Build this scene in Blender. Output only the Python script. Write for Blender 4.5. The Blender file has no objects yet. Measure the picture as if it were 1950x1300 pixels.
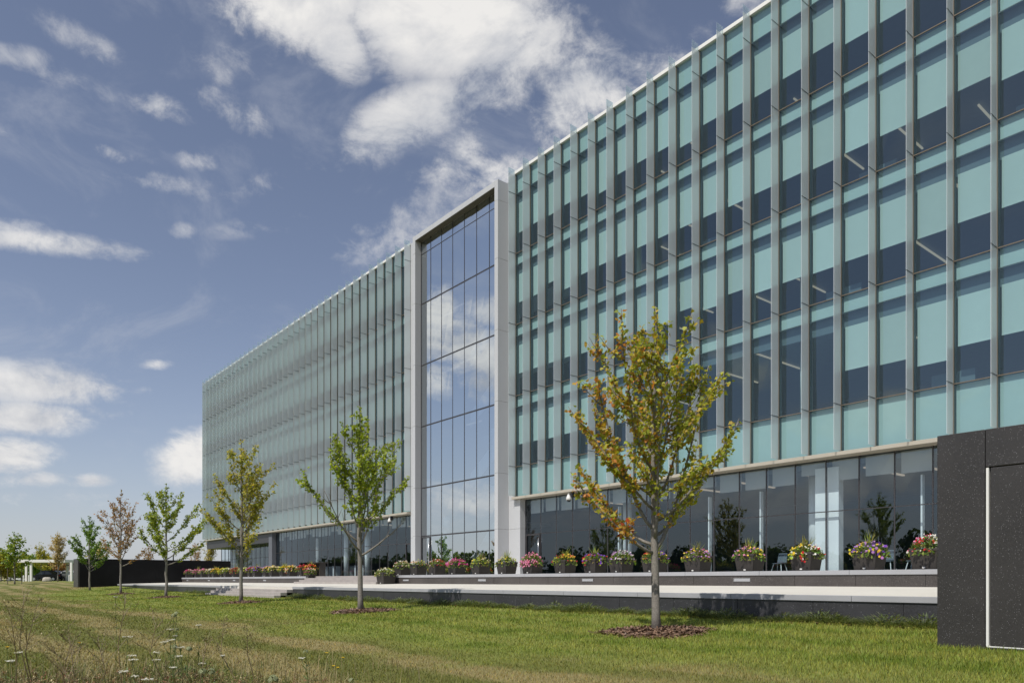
import bpy, math, random
import numpy as np
from mathutils import Vector, Matrix
PI = math.pi
R = random.Random(7)
sc = bpy.context.scene
COL = sc.collection

# ------------------------------------------------------------------ frame of the place
# X runs along the facade (to the right), Y into the building, Z up; the photographer stands at (0,0,EYE)
EYE = 1.0
F = 1402.0                                   # focal length in photo pixels (1950 wide)
YAW = math.radians(50.9)
CA, SA = math.sin(YAW), math.cos(YAW)        # .776, .631
UVP = 975 - F * math.tan(math.radians(39.1))

def X_at(u, Y):                              # X of the vertical plane Y seen in direction u
    depth = F * Y / (CA * (u - UVP))
    return -(depth - SA * Y) / CA
def W(u, D, z):                              # a place D metres out in direction u
    lat = (u - 975) / F * D
    return Vector((-CA * D + SA * lat, SA * D + CA * lat, z))
def z_at(v, D):
    return EYE + (1105 - v) / F * D

def interp(x, pts):
    return np.interp(x, [p[0] for p in pts], [p[1] for p in pts])
def ground(x, y):
    t = -np.asarray(x, float)
    b = interp(y, [(-60, -1.35), (0, -1.22), (4, -1.10), (10.6, -.945), (13.2, -.85), (14.1, -.80), (40, -.72)])
    r = interp(t, [(0, 0), (31, .02), (54, .06), (65, .2), (85, .52), (105, .70), (140, .72)])
    w = .035 * np.sin(.55 * np.asarray(x, float) + .4) * np.sin(.42 * np.asarray(y, float) + 1.)
    return EYE + b + r + w * (np.asarray(y) < 12)

# ------------------------------------------------------------------ materials
def new_mat(name):
    m = bpy.data.materials.new(name); m.use_nodes = True
    nt = m.node_tree; nt.nodes.clear()
    out = nt.nodes.new('ShaderNodeOutputMaterial')
    return m, nt, out
def N(nt, t, **kw):
    n = nt.nodes.new(t)
    for k, v in kw.items():
        if k.startswith('i_'):
            key = k[2:]
            key = int(key) if key.isdigit() else key
            n.inputs[key].default_value = v
        else:
            setattr(n, k, v)
    return n
def math_n(nt, op, a, b=None, c=None, clamp=False):
    n = nt.nodes.new('ShaderNodeMath'); n.operation = op; n.use_clamp = clamp
    for i, s in enumerate((a, b, c)):
        if s is None: continue
        if isinstance(s, (int, float)): n.inputs[i].default_value = s
        else: nt.links.new(s, n.inputs[i])
    return n.outputs[0]
def mixc(nt, fac, a, b, mode='MIX'):
    n = nt.nodes.new('ShaderNodeMix'); n.data_type = 'RGBA'; n.blend_type = mode
    for i, s in ((0, fac), (6, a), (7, b)):
        if isinstance(s, (int, float)): n.inputs[i].default_value = s
        elif isinstance(s, (tuple, list)): n.inputs[i].default_value = (*s[:3], 1)
        else: nt.links.new(s, n.inputs[i])
    return n.outputs[2]
def ramp(nt, fac, stops):
    n = nt.nodes.new('ShaderNodeValToRGB')
    e = n.color_ramp.elements
    while len(e) < len(stops): e.new(.5)
    for el, (p, c) in zip(e, stops):
        el.position = p; el.color = (c, c, c, 1) if isinstance(c, (int, float)) else (*c, 1)
    nt.links.new(fac, n.inputs[0]); return n.outputs[0]
def noise(nt, vec, scale, detail=4, rough=.55, dist=0, out='Fac'):
    n = N(nt, 'ShaderNodeTexNoise', i_Scale=scale, i_Detail=detail, i_Roughness=rough, i_Distortion=dist)
    if vec is not None: nt.links.new(vec, n.inputs['Vector'])
    return n.outputs[out]
def pos(nt):
    return N(nt, 'ShaderNodeNewGeometry').outputs['Position']
def smooth(nt, v, lo, hi):
    n = N(nt, 'ShaderNodeMapRange', interpolation_type='SMOOTHSTEP', i_1=lo, i_2=hi)
    nt.links.new(v, n.inputs[0]); return n.outputs[0]

def solid(name, col, rough=.6, metal=0, var=.12, scale=3.0, bump=0, bscale=40, spec=.5):
    m, nt, out = new_mat(name)
    b = N(nt, 'ShaderNodeBsdfPrincipled', i_Roughness=rough, i_Metallic=metal)
    b.inputs['Specular IOR Level'].default_value = spec
    p = pos(nt)
    f = noise(nt, p, scale, 5)
    c = mixc(nt, f, [x * (1 - var) for x in col], [min(1, x * (1 + var)) for x in col])
    nt.links.new(c, b.inputs['Base Color'])
    if bump:
        bn = N(nt, 'ShaderNodeBump', i_Strength=bump, i_Distance=.02)
        nt.links.new(noise(nt, p, bscale, 4), bn.inputs['Height']); nt.links.new(bn.outputs[0], b.inputs['Normal'])
    nt.links.new(b.outputs[0], out.inputs[0])
    return m
def granite(name, col, speck, rough=.35, scale=26, streak=False, spec=.5):
    m, nt, out = new_mat(name)
    b = N(nt, 'ShaderNodeBsdfPrincipled', i_Roughness=rough); b.inputs['Specular IOR Level'].default_value = spec
    p = pos(nt)
    v1 = N(nt, 'ShaderNodeTexVoronoi', i_Scale=scale); nt.links.new(p, v1.inputs['Vector'])
    sep = N(nt, 'ShaderNodeSeparateColor'); nt.links.new(v1.outputs['Color'], sep.inputs[0])
    near = math_n(nt, 'LESS_THAN', v1.outputs['Distance'], .26)
    pick = math_n(nt, 'GREATER_THAN', sep.outputs[0], .84 if scale > 60 else .90)
    sp = math_n(nt, 'MULTIPLY', near, pick)
    v2 = N(nt, 'ShaderNodeTexVoronoi', i_Scale=scale * 2.7); nt.links.new(p, v2.inputs['Vector'])
    sep2 = N(nt, 'ShaderNodeSeparateColor'); nt.links.new(v2.outputs['Color'], sep2.inputs[0])
    fine = smooth(nt, sep2.outputs[1], .2, 1.0)
    big = noise(nt, p, .8, 5)
    c = mixc(nt, fine, [x * .6 for x in col], [x * 1.35 for x in col])
    c = mixc(nt, smooth(nt, big, .3, .7), c, [x * 1.25 for x in col])
    if streak:
        mp = N(nt, 'ShaderNodeMapping'); mp.inputs['Scale'].default_value = (7, 7, .5)
        nt.links.new(p, mp.inputs[0])
        s = smooth(nt, noise(nt, mp.outputs[0], 1, 4), .66, .8)
        c = mixc(nt, math_n(nt, 'MULTIPLY', s, .35 if scale < 60 else .10), c, (.3, .3, .31))
    c = mixc(nt, math_n(nt, 'MULTIPLY', sp, .75), c, speck)
    nt.links.new(c, b.inputs['Base Color'])
    r = math_n(nt, 'MULTIPLY_ADD', fine, .2, rough - .1)
    nt.links.new(r, b.inputs['Roughness'])
    nt.links.new(b.outputs[0], out.inputs[0]); return m
def glass(name, tint, f0, refl=(1, 1, 1), dirt=.0):
    m, nt, out = new_mat(name)
    t = N(nt, 'ShaderNodeBsdfTransparent'); t.inputs[0].default_value = (*tint, 1)
    g = N(nt, 'ShaderNodeBsdfGlossy', i_Roughness=0.0); g.inputs[0].default_value = (*refl, 1)
    lw = N(nt, 'ShaderNodeLayerWeight', i_Blend=.5)
    p5 = math_n(nt, 'POWER', lw.outputs['Facing'], 5.0)
    fac = math_n(nt, 'MULTIPLY_ADD', p5, 1 - f0, f0)
    mx = N(nt, 'ShaderNodeMixShader')
    nt.links.new(fac, mx.inputs[0]); nt.links.new(t.outputs[0], mx.inputs[1]); nt.links.new(g.outputs[0], mx.inputs[2])
    sh = mx.outputs[0]
    if dirt:
        d = N(nt, 'ShaderNodeBsdfDiffuse'); d.inputs[0].default_value = (.6, .65, .66, 1)
        m2 = N(nt, 'ShaderNodeMixShader', i_0=dirt)
        nt.links.new(sh, m2.inputs[1]); nt.links.new(d.outputs[0], m2.inputs[2]); sh = m2.outputs[0]
    nt.links.new(sh, out.inputs[0]); return m
def fin_mat(name, see, col):
    m, nt, out = new_mat(name)
    t = N(nt, 'ShaderNodeBsdfTransparent'); t.inputs[0].default_value = (.90, .98, .985, 1)
    d = N(nt, 'ShaderNodeBsdfDiffuse'); tr = N(nt, 'ShaderNodeBsdfTranslucent')
    p = pos(nt)
    mp = N(nt, 'ShaderNodeMapping'); mp.inputs['Scale'].default_value = (1, 1, .12); nt.links.new(p, mp.inputs[0])
    n = noise(nt, mp.outputs[0], 1.3, 4)
    c = mixc(nt, n, [x * .92 for x in col], [min(1, x * 1.06) for x in col])
    nt.links.new(c, d.inputs[0]); nt.links.new(c, tr.inputs[0])
    a = N(nt, 'ShaderNodeMixShader', i_0=.22); nt.links.new(d.outputs[0], a.inputs[1]); nt.links.new(tr.outputs[0], a.inputs[2])
    b = N(nt, 'ShaderNodeMixShader', i_0=see); nt.links.new(a.outputs[0], b.inputs[1]); nt.links.new(t.outputs[0], b.inputs[2])
    g = N(nt, 'ShaderNodeBsdfGlossy', i_Roughness=.25)
    lw = N(nt, 'ShaderNodeLayerWeight', i_Blend=.5)
    fac = math_n(nt, 'MULTIPLY_ADD', math_n(nt, 'POWER', lw.outputs['Facing'], 4.0), .45, .14)
    e = N(nt, 'ShaderNodeMixShader'); nt.links.new(fac, e.inputs[0]); nt.links.new(b.outputs[0], e.inputs[1]); nt.links.new(g.outputs[0], e.inputs[2])
    nt.links.new(e.outputs[0], out.inputs[0]); return m
def leaf_mat(name, gain=1.0, trans=.42):
    m, nt, out = new_mat(name)
    at = N(nt, 'ShaderNodeAttribute', attribute_name='Col')
    c = mixc(nt, 1.0, at.outputs['Color'], (gain, gain, gain), 'MULTIPLY')
    d = N(nt, 'ShaderNodeBsdfPrincipled', i_Roughness=.5); nt.links.new(c, d.inputs['Base Color'])
    d.inputs['Specular IOR Level'].default_value = .35
    t = N(nt, 'ShaderNodeBsdfTranslucent')
    c2 = mixc(nt, 1.0, c, (1.25, 1.2, .55), 'MULTIPLY'); nt.links.new(c2, t.inputs[0])
    a = N(nt, 'ShaderNodeMixShader', i_0=trans); nt.links.new(d.outputs[0], a.inputs[1]); nt.links.new(t.outputs[0], a.inputs[2])
    nt.links.new(a.outputs[0], out.inputs[0]); return m
def emis(name, col, s):
    m, nt, out = new_mat(name)
    e = N(nt, 'ShaderNodeEmission', i_Strength=s); e.inputs[0].default_value = (*col, 1)
    nt.links.new(e.outputs[0], out.inputs[0]); return m

def lawn_color(nt):
    p = pos(nt)
    sp = N(nt, 'ShaderNodeSeparateXYZ'); nt.links.new(p, sp.inputs[0])
    n1 = noise(nt, p, .22, 4); n2 = noise(nt, p, 1.1, 5, .6); n3 = noise(nt, p, 7, 3)
    # mower passes roughly parallel to the building, wandering a little
    yy = math_n(nt, 'ADD', sp.outputs[1], math_n(nt, 'MULTIPLY', noise(nt, p, .12, 2), 2.2))
    st = math_n(nt, 'SINE', math_n(nt, 'MULTIPLY', yy, 3.6))
    yb = math_n(nt, 'ADD', sp.outputs[1], math_n(nt, 'MULTIPLY', math_n(nt, 'SUBTRACT', n1, .5), 8.0))
    yb = math_n(nt, 'ADD', yb, math_n(nt, 'MULTIPLY', math_n(nt, 'SUBTRACT', n2, .5), 3.0))
    far = smooth(nt, sp.outputs[0], -55, -82)
    yb = math_n(nt, 'SUBTRACT', yb, math_n(nt, 'MULTIPLY', far, 8.0))
    green = smooth(nt, yb, 4.5, 7.9)
    dry = mixc(nt, n2, (.40, .33, .165), (.26, .235, .10))
    dry = mixc(nt, smooth(nt, math_n(nt, 'ADD', n1, math_n(nt, 'MULTIPLY', st, .17)), .36, .58), dry, (.185, .195, .06))
    grn = mixc(nt, smooth(nt, n2, .3, .7), (.155, .215, .038), (.285, .32, .085))
    grn = mixc(nt, smooth(nt, st, -.4, .8), grn, (.27, .30, .08))
    c = mixc(nt, green, dry, grn)
    thatch = math_n(nt, 'MULTIPLY', smooth(nt, n3, .58, .75), .30)
    c = mixc(nt, thatch, c, (.42, .36, .19))
    return c, n3
def lawn_mat(name, blades):
    m, nt, out = new_mat(name)
    c, n3 = lawn_color(nt)
    if blades:
        at = N(nt, 'ShaderNodeAttribute', attribute_name='Col')
        c = mixc(nt, 1.0, c, at.outputs['Color'], 'MULTIPLY')
        d = N(nt, 'ShaderNodeBsdfDiffuse'); nt.links.new(c, d.inputs[0])
        t = N(nt, 'ShaderNodeBsdfTranslucent'); nt.links.new(c, t.inputs[0])
        a = N(nt, 'ShaderNodeMixShader', i_0=.35); nt.links.new(d.outputs[0], a.inputs[1]); nt.links.new(t.outputs[0], a.inputs[2])
        nt.links.new(a.outputs[0], out.inputs[0])
    else:
        c = mixc(nt, 1.0, c, (.80, .80, .78), 'MULTIPLY')
        b = N(nt, 'ShaderNodeBsdfPrincipled', i_Roughness=.95); nt.links.new(c, b.inputs['Base Color'])
        b.inputs['Specular IOR Level'].default_value = .1
        bn = N(nt, 'ShaderNodeBump', i_Strength=.7, i_Distance=.05)
        nt.links.new(noise(nt, pos(nt), 22, 4, .7), bn.inputs['Height']); nt.links.new(bn.outputs[0], b.inputs['Normal'])
        nt.links.new(b.outputs[0], out.inputs[0])
    return m

M = {}
M['lawn'] = lawn_mat('lawn', False)
M['blade'] = lawn_mat('grass_blade', True)
M['granite'] = granite('dark_granite', (.037, .034, .033), (.30, .30, .31), .42, 75, streak=True)
M['granite_wall'] = granite('terrace_granite', (.040, .040, .044), (.2, .2, .22), .42, 30, True)
M['granite_warm'] = granite('warm_granite', (.066, .058, .055), (.2, .19, .18), .45, 30, True)
M['granite_black'] = granite('black_granite', (.009, .009, .0095), (.02, .02, .02), .6, 30, spec=.12)
M['coping'] = solid('coping_stone', (.36, .365, .385), .6, var=.15, scale=1.5, bump=.15)
M['paving'] = solid('pale_paving', (.62, .595, .53), .8, var=.10, scale=.9, bump=.1)
M['step'] = solid('step_stone', (.36, .33, .31), .75, var=.22, scale=2.2, bump=.2)
M['joint'] = solid('dark_joint', (.012, .012, .013), .8)
M['panel'] = solid('metal_panel', (.49, .50, .515), .38, .0, var=.05, scale=.5)
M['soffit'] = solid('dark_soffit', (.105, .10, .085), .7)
M['panel_back'] = solid('panel_joint', (.10, .10, .105), .6)
M['ledge'] = solid('beige_ledge', (.42, .385, .32), .5, var=.08)
M['mullion'] = solid('bronze_mullion', (.20, .165, .125), .4, .3, var=.1)
M['mull_in'] = solid('inner_mullion', (.05, .085, .095), .5)
M['frame'] = solid('dark_frame', (.06, .058, .062), .4, .3)
M['spandrel'] = solid('spandrel_panel', (.60, .66, .65), .6, var=.04)
M['blind'] = solid('roller_blind', (.68, .70, .68), .8, var=.03)
M['blind_b'] = solid('roller_blind_warm', (.62, .63, .60), .8, var=.05)
M['blind_c'] = solid('roller_blind_cool', (.72, .75, .74), .8, var=.04)
M['blind_dim'] = solid('roller_blind_grey', (.50, .50, .48), .8, var=.03)
M['dark_slate'] = solid('shadow_band', (.14, .17, .20), .7)  # shadow above the blinds put into a panel colour; chairs and screens share it
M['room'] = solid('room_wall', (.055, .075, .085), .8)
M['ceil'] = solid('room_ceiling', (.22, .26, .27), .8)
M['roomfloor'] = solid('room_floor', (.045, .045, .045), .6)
M['white_in'] = solid('white_plaster', (.88, .89, .87), .6, var=.03)
M['roof'] = solid('roof_membrane', (.4, .4, .39), .9)
M['coping_white'] = solid('roof_coping', (.78, .77, .74), .5, var=.03)
M['lamp'] = emis('ceiling_lamp', (1.0, .80, .60), .38)
M['glass_up'] = glass('tinted_glass', (.645, .80, .80), .15, (.78, .95, 1))
M['glass_gr'] = glass('ground_glass', (.76, .84, .88), .12, (.80, .91, 1))
M['glass_at'] = glass('atrium_glass', (.46, .60, .74), .74, (.93, .98, 1))
M['fin'] = fin_mat('frit_glass', .36, (.92, .965, 1.0))
M['fin_clear'] = fin_mat('clear_fin_glass', .80, (.9, .95, 1))
M['steel'] = solid('brushed_steel', (.62, .63, .65), .25, .9, var=.06)
M['white_metal'] = solid('white_paint_metal', (.75, .74, .71), .5, var=.05)
M['dark_metal'] = solid('dark_metal', (.035, .035, .037), .45, .4)
M['pot'] = solid('charcoal_pot', (.038, .033, .030), .7, var=.25, scale=6, bump=.2)
M['soil'] = solid('potting_soil', (.03, .022, .016), .95)
M['leaf'] = leaf_mat('leaf', 1.45)
M['petal'] = leaf_mat('petal', 1.0, .25)
M['bark'] = solid('maple_bark', (.215, .195, .17), .85, var=.6, scale=26, bump=.6, bscale=55)
M['bark_dark'] = solid('branch_bark', (.12, .10, .085), .85, var=.3, scale=30)
M['chip'] = leaf_mat('bark_chip', 1.0, .0)
M['stalk'] = leaf_mat('weed_stalk', 1.0, .15)
M['tyre'] = solid('tyre_rubber', (.02, .02, .02), .8)
M['carglass'] = solid('car_glass', (.03, .04, .045), .08)
M['asphalt'] = solid('asphalt', (.055, .055, .056), .9, var=.2)
M['brick'] = solid('far_brick', (.33, .20, .15), .9, var=.2, scale=.6)
M['farwall'] = solid('far_cladding', (.12, .13, .15), .8)
M['stone'] = solid('boulder_stone', (.42, .39, .33), .9, var=.3, scale=3, bump=.5, bscale=8)
M['red'] = solid('tail_light', (.45, .02, .02), .3)
def paint(name, c):
    return solid(name, c, .22, .2, var=.03)

# ------------------------------------------------------------------ mesh building
class MB:
    def __init__(s): s.v = []; s.f = []; s.m = []; s.c = []
    def face(s, pts, m=0, c=(1, 1, 1)):
        i = len(s.v); s.v += [tuple(p) for p in pts]
        s.f.append(tuple(range(i, i + len(pts)))); s.m.append(m); s.c.append(c)
    def box(s, x0, x1, y0, y1, z0, z1, m=0, c=(1, 1, 1)):
        s.hexa([(x0, y0, z0), (x1, y0, z0), (x1, y1, z0), (x0, y1, z0), (x0, y0, z1), (x1, y0, z1), (x1, y1, z1), (x0, y1, z1)], m, c)
    def hexa(s, p, m=0, c=(1, 1, 1)):
        i = len(s.v); s.v += [tuple(q) for q in p]
        for f in ((0, 3, 2, 1), (4, 5, 6, 7), (0, 1, 5, 4), (1, 2, 6, 5), (2, 3, 7, 6), (3, 0, 4, 7)):
            s.f.append(tuple(i + k for k in f)); s.m.append(m); s.c.append(c)
    def tube(s, pts, rad, n=6, m=0, c=(1, 1, 1), cap=True):
        pts = [Vector(p) for p in pts]; i0 = len(s.v)
        ref = Vector((1, .13, .07)).normalized()
        for k, p in enumerate(pts):
            t = (pts[min(k + 1, len(pts) - 1)] - pts[max(k - 1, 0)])
            t = t.normalized() if t.length > 1e-9 else Vector((0, 0, 1))
            a = t.cross(ref)
            if a.length < .1: a = t.cross(Vector((0, 1, 0)))
            a.normalize(); b = t.cross(a)
            r = rad[k] if isinstance(rad, (list, tuple)) else rad
            for j in range(n):
                an = 2 * PI * j / n
                s.v.append(tuple(p + a * (r * math.cos(an)) + b * (r * math.sin(an))))
        for k in range(len(pts) - 1):
            for j in range(n):
                q = i0 + k * n; j2 = (j + 1) % n
                s.f.append((q + j, q + j2, q + n + j2, q + n + j)); s.m.append(m); s.c.append(c)
        if cap:
            s.f.append(tuple(i0 + (len(pts) - 1) * n + j for j in range(n))); s.m.append(m); s.c.append(c)
            s.f.append(tuple(i0 + j for j in reversed(range(n)))); s.m.append(m); s.c.append(c)
    def lathe(s, c0, prof, n=16, m=0, c=(1, 1, 1)):
        i0 = len(s.v)
        for r, z in prof:
            for j in range(n):
                a = 2 * PI * j / n
                s.v.append((c0[0] + r * math.cos(a), c0[1] + r * math.sin(a), c0[2] + z))
        for k in range(len(prof) - 1):
            for j in range(n):
                q = i0 + k * n; j2 = (j + 1) % n
                s.f.append((q + j, q + j2, q + n + j2, q + n + j)); s.m.append(m); s.c.append(c)
        s.f.append(tuple(i0 + (len(prof) - 1) * n + j for j in range(n))); s.m.append(m); s.c.append(c)
        s.f.append(tuple(i0 + j for j in reversed(range(n)))); s.m.append(m); s.c.append(c)
    def build(s, name, mats, parent=None, smooth=False, attr=False):
        me = bpy.data.meshes.new(name)
        o = ORG.get(parent, Vector((0, 0, 0))) if parent else Vector((0, 0, 0))
        me.from_pydata([(a - o.x, b - o.y, c - o.z) for a, b, c in s.v], [], s.f)
        for m in (mats if isinstance(mats, (list, tuple)) else [mats]): me.materials.append(m)
        if any(s.m): me.polygons.foreach_set('material_index', s.m)
        if smooth: me.polygons.foreach_set('use_smooth', [True] * len(s.f))
        if attr:
            a = me.attributes.new('Col', 'FLOAT_COLOR', 'FACE')
            a.data.foreach_set('color', np.array([(*c[:3], 1) for c in s.c], np.float32).ravel())
        me.update()
        ob = bpy.data.objects.new(name, me); COL.objects.link(ob)
        if parent: ob.parent = parent
        ORG[ob] = o
        return ob
ORG = {}
def thing(name, label, cat, loc=(0, 0, 0), group=None):
    o = bpy.data.objects.new(name, None); COL.objects.link(o)
    o.location = loc; o.empty_display_size = .3
    o['label'] = label; o['category'] = cat
    if group: o['group'] = group
    ORG[o] = Vector(loc); return o
def tag(o, label, cat, group=None, kind=None):
    o['label'] = label; o['category'] = cat
    if group: o['group'] = group
    if kind: o['kind'] = kind
    return o
def struct(o): o['kind'] = 'structure'; return o
def bevel(o, w=.01, seg=2):
    b = o.modifiers.new('bevel', 'BEVEL'); b.width = w; b.segments = seg; b.limit_method = 'ANGLE'; return o

# ------------------------------------------------------------------ ground
def make_ground():
    def axis(lo, hi, mid0, mid1, step):
        a = list(np.arange(mid0, mid1 + step, step)); s = step
        while a[-1] < hi: s *= 1.35; a.append(a[-1] + s)
        s = step; b = []
        x = mid0
        while x > lo: s *= 1.35; x -= s; b.append(x)
        return np.array(b[::-1] + a)
    xs = axis(-2500, 2500, -110, 12, .8); ys = axis(-2500, 2500, -6, 16, .5)
    XX, YY = np.meshgrid(xs, ys, indexing='ij')
    ZZ = ground(XX, YY)
    nx, ny = XX.shape
    me = bpy.data.meshes.new('ground')
    v = np.stack([XX, YY, ZZ], -1).reshape(-1, 3)
    idx = np.arange(nx * ny).reshape(nx, ny)
    q = np.stack([idx[:-1, :-1], idx[1:, :-1], idx[1:, 1:], idx[:-1, 1:]], -1).reshape(-1, 4)
    me.from_pydata(v.tolist(), [], q.tolist())
    me.materials.append(M['lawn']); me.polygons.foreach_set('use_smooth', [True] * len(q))
    o = bpy.data.objects.new('ground', me); COL.objects.link(o); struct(o)
make_ground()

YT, YP, YF, YG = 14.1, 19.5, 27.6, 27.95       # lower wall, upper wall, facade glass, ground-floor glass
ZT0, ZT1, ZP = .712, .846, 1.283               # terrace front, terrace back, upper terrace
XE0, XE1 = -73.0, -4.2                         # between the two granite enclosures
SX0, SX1 = -44.6, -34.0                        # stairs
TREES = []                                     # filled below, for the grass to keep clear of

def make_grass():
    rng = np.random.default_rng(3)
    n = 640000
    r = np.exp(rng.uniform(math.log(3.6), math.log(75), n))
    uu = np.where(rng.random(n) < .8, rng.uniform(-260, 2300, n), rng.uniform(-1400, 3800, n))
    al = np.arctan((uu - 975) / F)
    ox, oy = -CA, SA; rx, ry = SA, CA
    x = r * (np.cos(al) * ox + np.sin(al) * rx); y = r * (np.cos(al) * oy + np.sin(al) * ry)
    keep = ~((y > YT - .12) & (x < 6)) & ~((x > XE1 - .03) & (y > 10.97) & (x < 1)) & ~((x < -72.9) & (x > -75.3) & (y > 10.97))
    keep &= ~((x > SX0 - .1) & (x < SX1 + .1) & (y > 13.1))
    for (tx, ty, rr) in TREES:
        an = np.arctan2(y - ty, x - tx)
        keep &= ((x - tx) ** 2 + (y - ty) ** 2) > (rr * (1 + .12 * np.sin(3 * an + tx) + .06 * np.sin(7 * an))) ** 2
    x, y, r = x[keep], y[keep], r[keep]; n = len(x)
    z = ground(x, y)
    tall = .032 + .030 * np.clip((y - 6) / 4, 0, 1)
    h = tall * rng.uniform(.45, 1.25, n) * np.clip(1 - (r - 30) / 120, .75, 1)
    w = .0042 * np.clip(r / 7, .8, 7) * rng.uniform(.7, 1.4, n)
    a = rng.uniform(0, 2 * PI, n); la = rng.uniform(0, 2 * PI, n); ll = h * rng.uniform(.1, .95, n)
    b1 = np.stack([x + np.cos(a) * w, y + np.sin(a) * w, z - .01], -1)
    b2 = np.stack([x - np.cos(a) * w, y - np.sin(a) * w, z - .01], -1)
    tp = np.stack([x + np.cos(la) * ll, y + np.sin(la) * ll, z + h], -1)
    v = np.stack([b1, b2, tp], 1).reshape(-1, 3)
    me = bpy.data.meshes.new('grass')
    me.vertices.add(3 * n); me.vertices.foreach_set('co', v.astype(np.float32).ravel())
    me.loops.add(3 * n); me.loops.foreach_set('vertex_index', np.arange(3 * n, dtype=np.int32))
    me.polygons.add(n); me.polygons.foreach_set('loop_start', np.arange(0, 3 * n, 3, dtype=np.int32))
    me.update(calc_edges=True)
    g = rng.uniform(.6, 1.5, n); y_ = rng.uniform(.85, 1.2, n)
    c = np.stack([g * y_, g, g * rng.uniform(.6, 1.1, n), np.ones(n)], -1).astype(np.float32)
    at = me.attributes.new('Col', 'FLOAT_COLOR', 'FACE'); at.data.foreach_set('color', c.ravel())
    me.materials.append(M['blade'])
    o = bpy.data.objects.new('grass', me); COL.objects.link(o)
    tag(o, 'mown lawn grass, green by the terrace and dry further out', 'grass', kind='stuff')

# ------------------------------------------------------------------ terraces, walls, steps
def make_terrace():
    b = MB()                                    # lower terrace paving, falling gently to the lawn
    b.hexa([(XE0, YT + .02, .0), (XE1 + 1, YT + .02, .0), (XE1 + 1, YP + .6, .0), (XE0, YP + .6, .0),
            (XE0, YT + .02, ZT0 - .004), (XE1 + 1, YT + .02, ZT0 - .004), (XE1 + 1, YP + .6, ZT1 + .012), (XE0, YP + .6, ZT1 + .012)])
    struct(b.build('lower_terrace', M['paving']))
    b = MB(); b.box(XE0, XE1 + 1, YP + .30, 44, .1, ZP - .004)
    struct(b.build('upper_terrace', M['paving']))
    def wall(name, label, x0, x1, y, zb, zt, cap, mat, over, lights=()):
        t = thing(name, label, 'wall', ((x0 + x1) / 2, y, zb))
        b = MB(); n = max(1, round((x1 - x0) / 1.75)); w = (x1 - x0) / n
        for i in range(n):
            b.box(x0 + i * w + .006, x0 + (i + 1) * w - .006, y, y + .22, zb, zt - cap)
        b.box(x0 + .02, x1 - .02, y + .012, y + .2, zb, zt - cap - .003, 1)
        b.build('granite_cladding', [mat, M['joint']], t)
        b = MB(); n = max(1, round((x1 - x0) / 2.6)); w = (x1 - x0) / n
        for i in range(n):
            b.box(x0 + i * w + .004, x0 + (i + 1) * w - .004, y - over, y + .16, zt - cap, zt)
        bevel(b.build('coping', M['coping'], t), .006)
        for lx in lights:
            b = MB(); zc = zt - cap - .13
            b.box(lx - .29, lx + .29, y - .012, y + .01, zc - .055, zc - .04); b.box(lx - .29, lx + .29, y - .012, y + .01, zc + .04, zc + .055)
            b.box(lx - .29, lx - .275, y - .012, y + .01, zc - .04, zc + .04); b.box(lx + .275, lx + .29, y - .012, y + .01, zc - .04, zc + .04)
            L = b.build('step_light', M['steel'], t)
            b = MB(); b.box(lx - .275, lx + .275, y - .006, y + .01, zc - .04, zc + .04); b.build('lens', M['coping'], L)
        return t
    wall('retaining_wall', 'long low dark granite wall beside the lawn, right of the lower steps', SX1, XE1 - .003, YT, -.1, ZT0, .115, M['granite_wall'], .03)
    wall('retaining_wall', 'low dark granite wall beside the lawn, left of the lower steps', XE0 + .003, SX0, YT, -.1, ZT0, .115, M['granite_wall'], .03)
    ls = [X_at(u, YP) for u in (1413, 1119, 918, 773)]
    wall('plinth_wall', 'dark plinth wall under the right hand row of flower pots', SX1, XE1 - .003, YP, .5, ZP, .125, M['granite_warm'], .03, ls)
    ls = [X_at(u, YP) for u in (504, 446, 398, 357)]
    wall('plinth_wall', 'dark plinth wall under the left hand row of flower pots', XE0 + .003, SX0, YP, .5, ZP, .125, M['granite_warm'], .03, ls)
    def steps(label, y0, dy, n, zb, zt):
        t = thing('stone_steps', label, 'steps', ((SX0 + SX1) / 2, y0, zb))
        rise = (zt - zb) / (n + 1)
        for i in range(n):
            b = MB(); k = 4; w = (SX1 - SX0) / k
            xs = SX0 + .004, SX1 - .004
            for j in range(k):
                b.box(xs[0] + (xs[1] - xs[0]) * j / k + .002, xs[0] + (xs[1] - xs[0]) * (j + 1) / k - .002,
                      y0 + i * dy, y0 + n * dy + .05 + .01 * i, zb - .1 + .001 * i, zb + (i + 1) * rise)
            bevel(b.build('step', M['step'], t), .008)
    gz = float(ground(-39, 13.2))
    steps('wide lower stone steps rising from the lawn to the terrace', YT - .92, .31, 3, gz - .02, ZT0)
    b = MB(); b.box(SX0 + .004, SX1 - .004, YT + .055, YT + .5, .0, ZT0 + .002)
    tag(b.build('threshold_stone', M['coping']), 'pale stone strip at the head of the lower steps', 'paving')
    zt = ZT0 + (ZT1 - ZT0) * (18.4 - YT) / (YP - YT)
    steps('wide upper stone steps rising to the glass entrance', YP - .95, .35, 3, zt, ZP)
    b = MB(); b.box(SX0 + .004, SX1 - .004, YP + .155, YP + .35, .3, ZP - .002); 
    tag(b.build('threshold_stone', M['step']), 'stone strip at the head of the upper steps', 'paving')
make_terrace()

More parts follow.
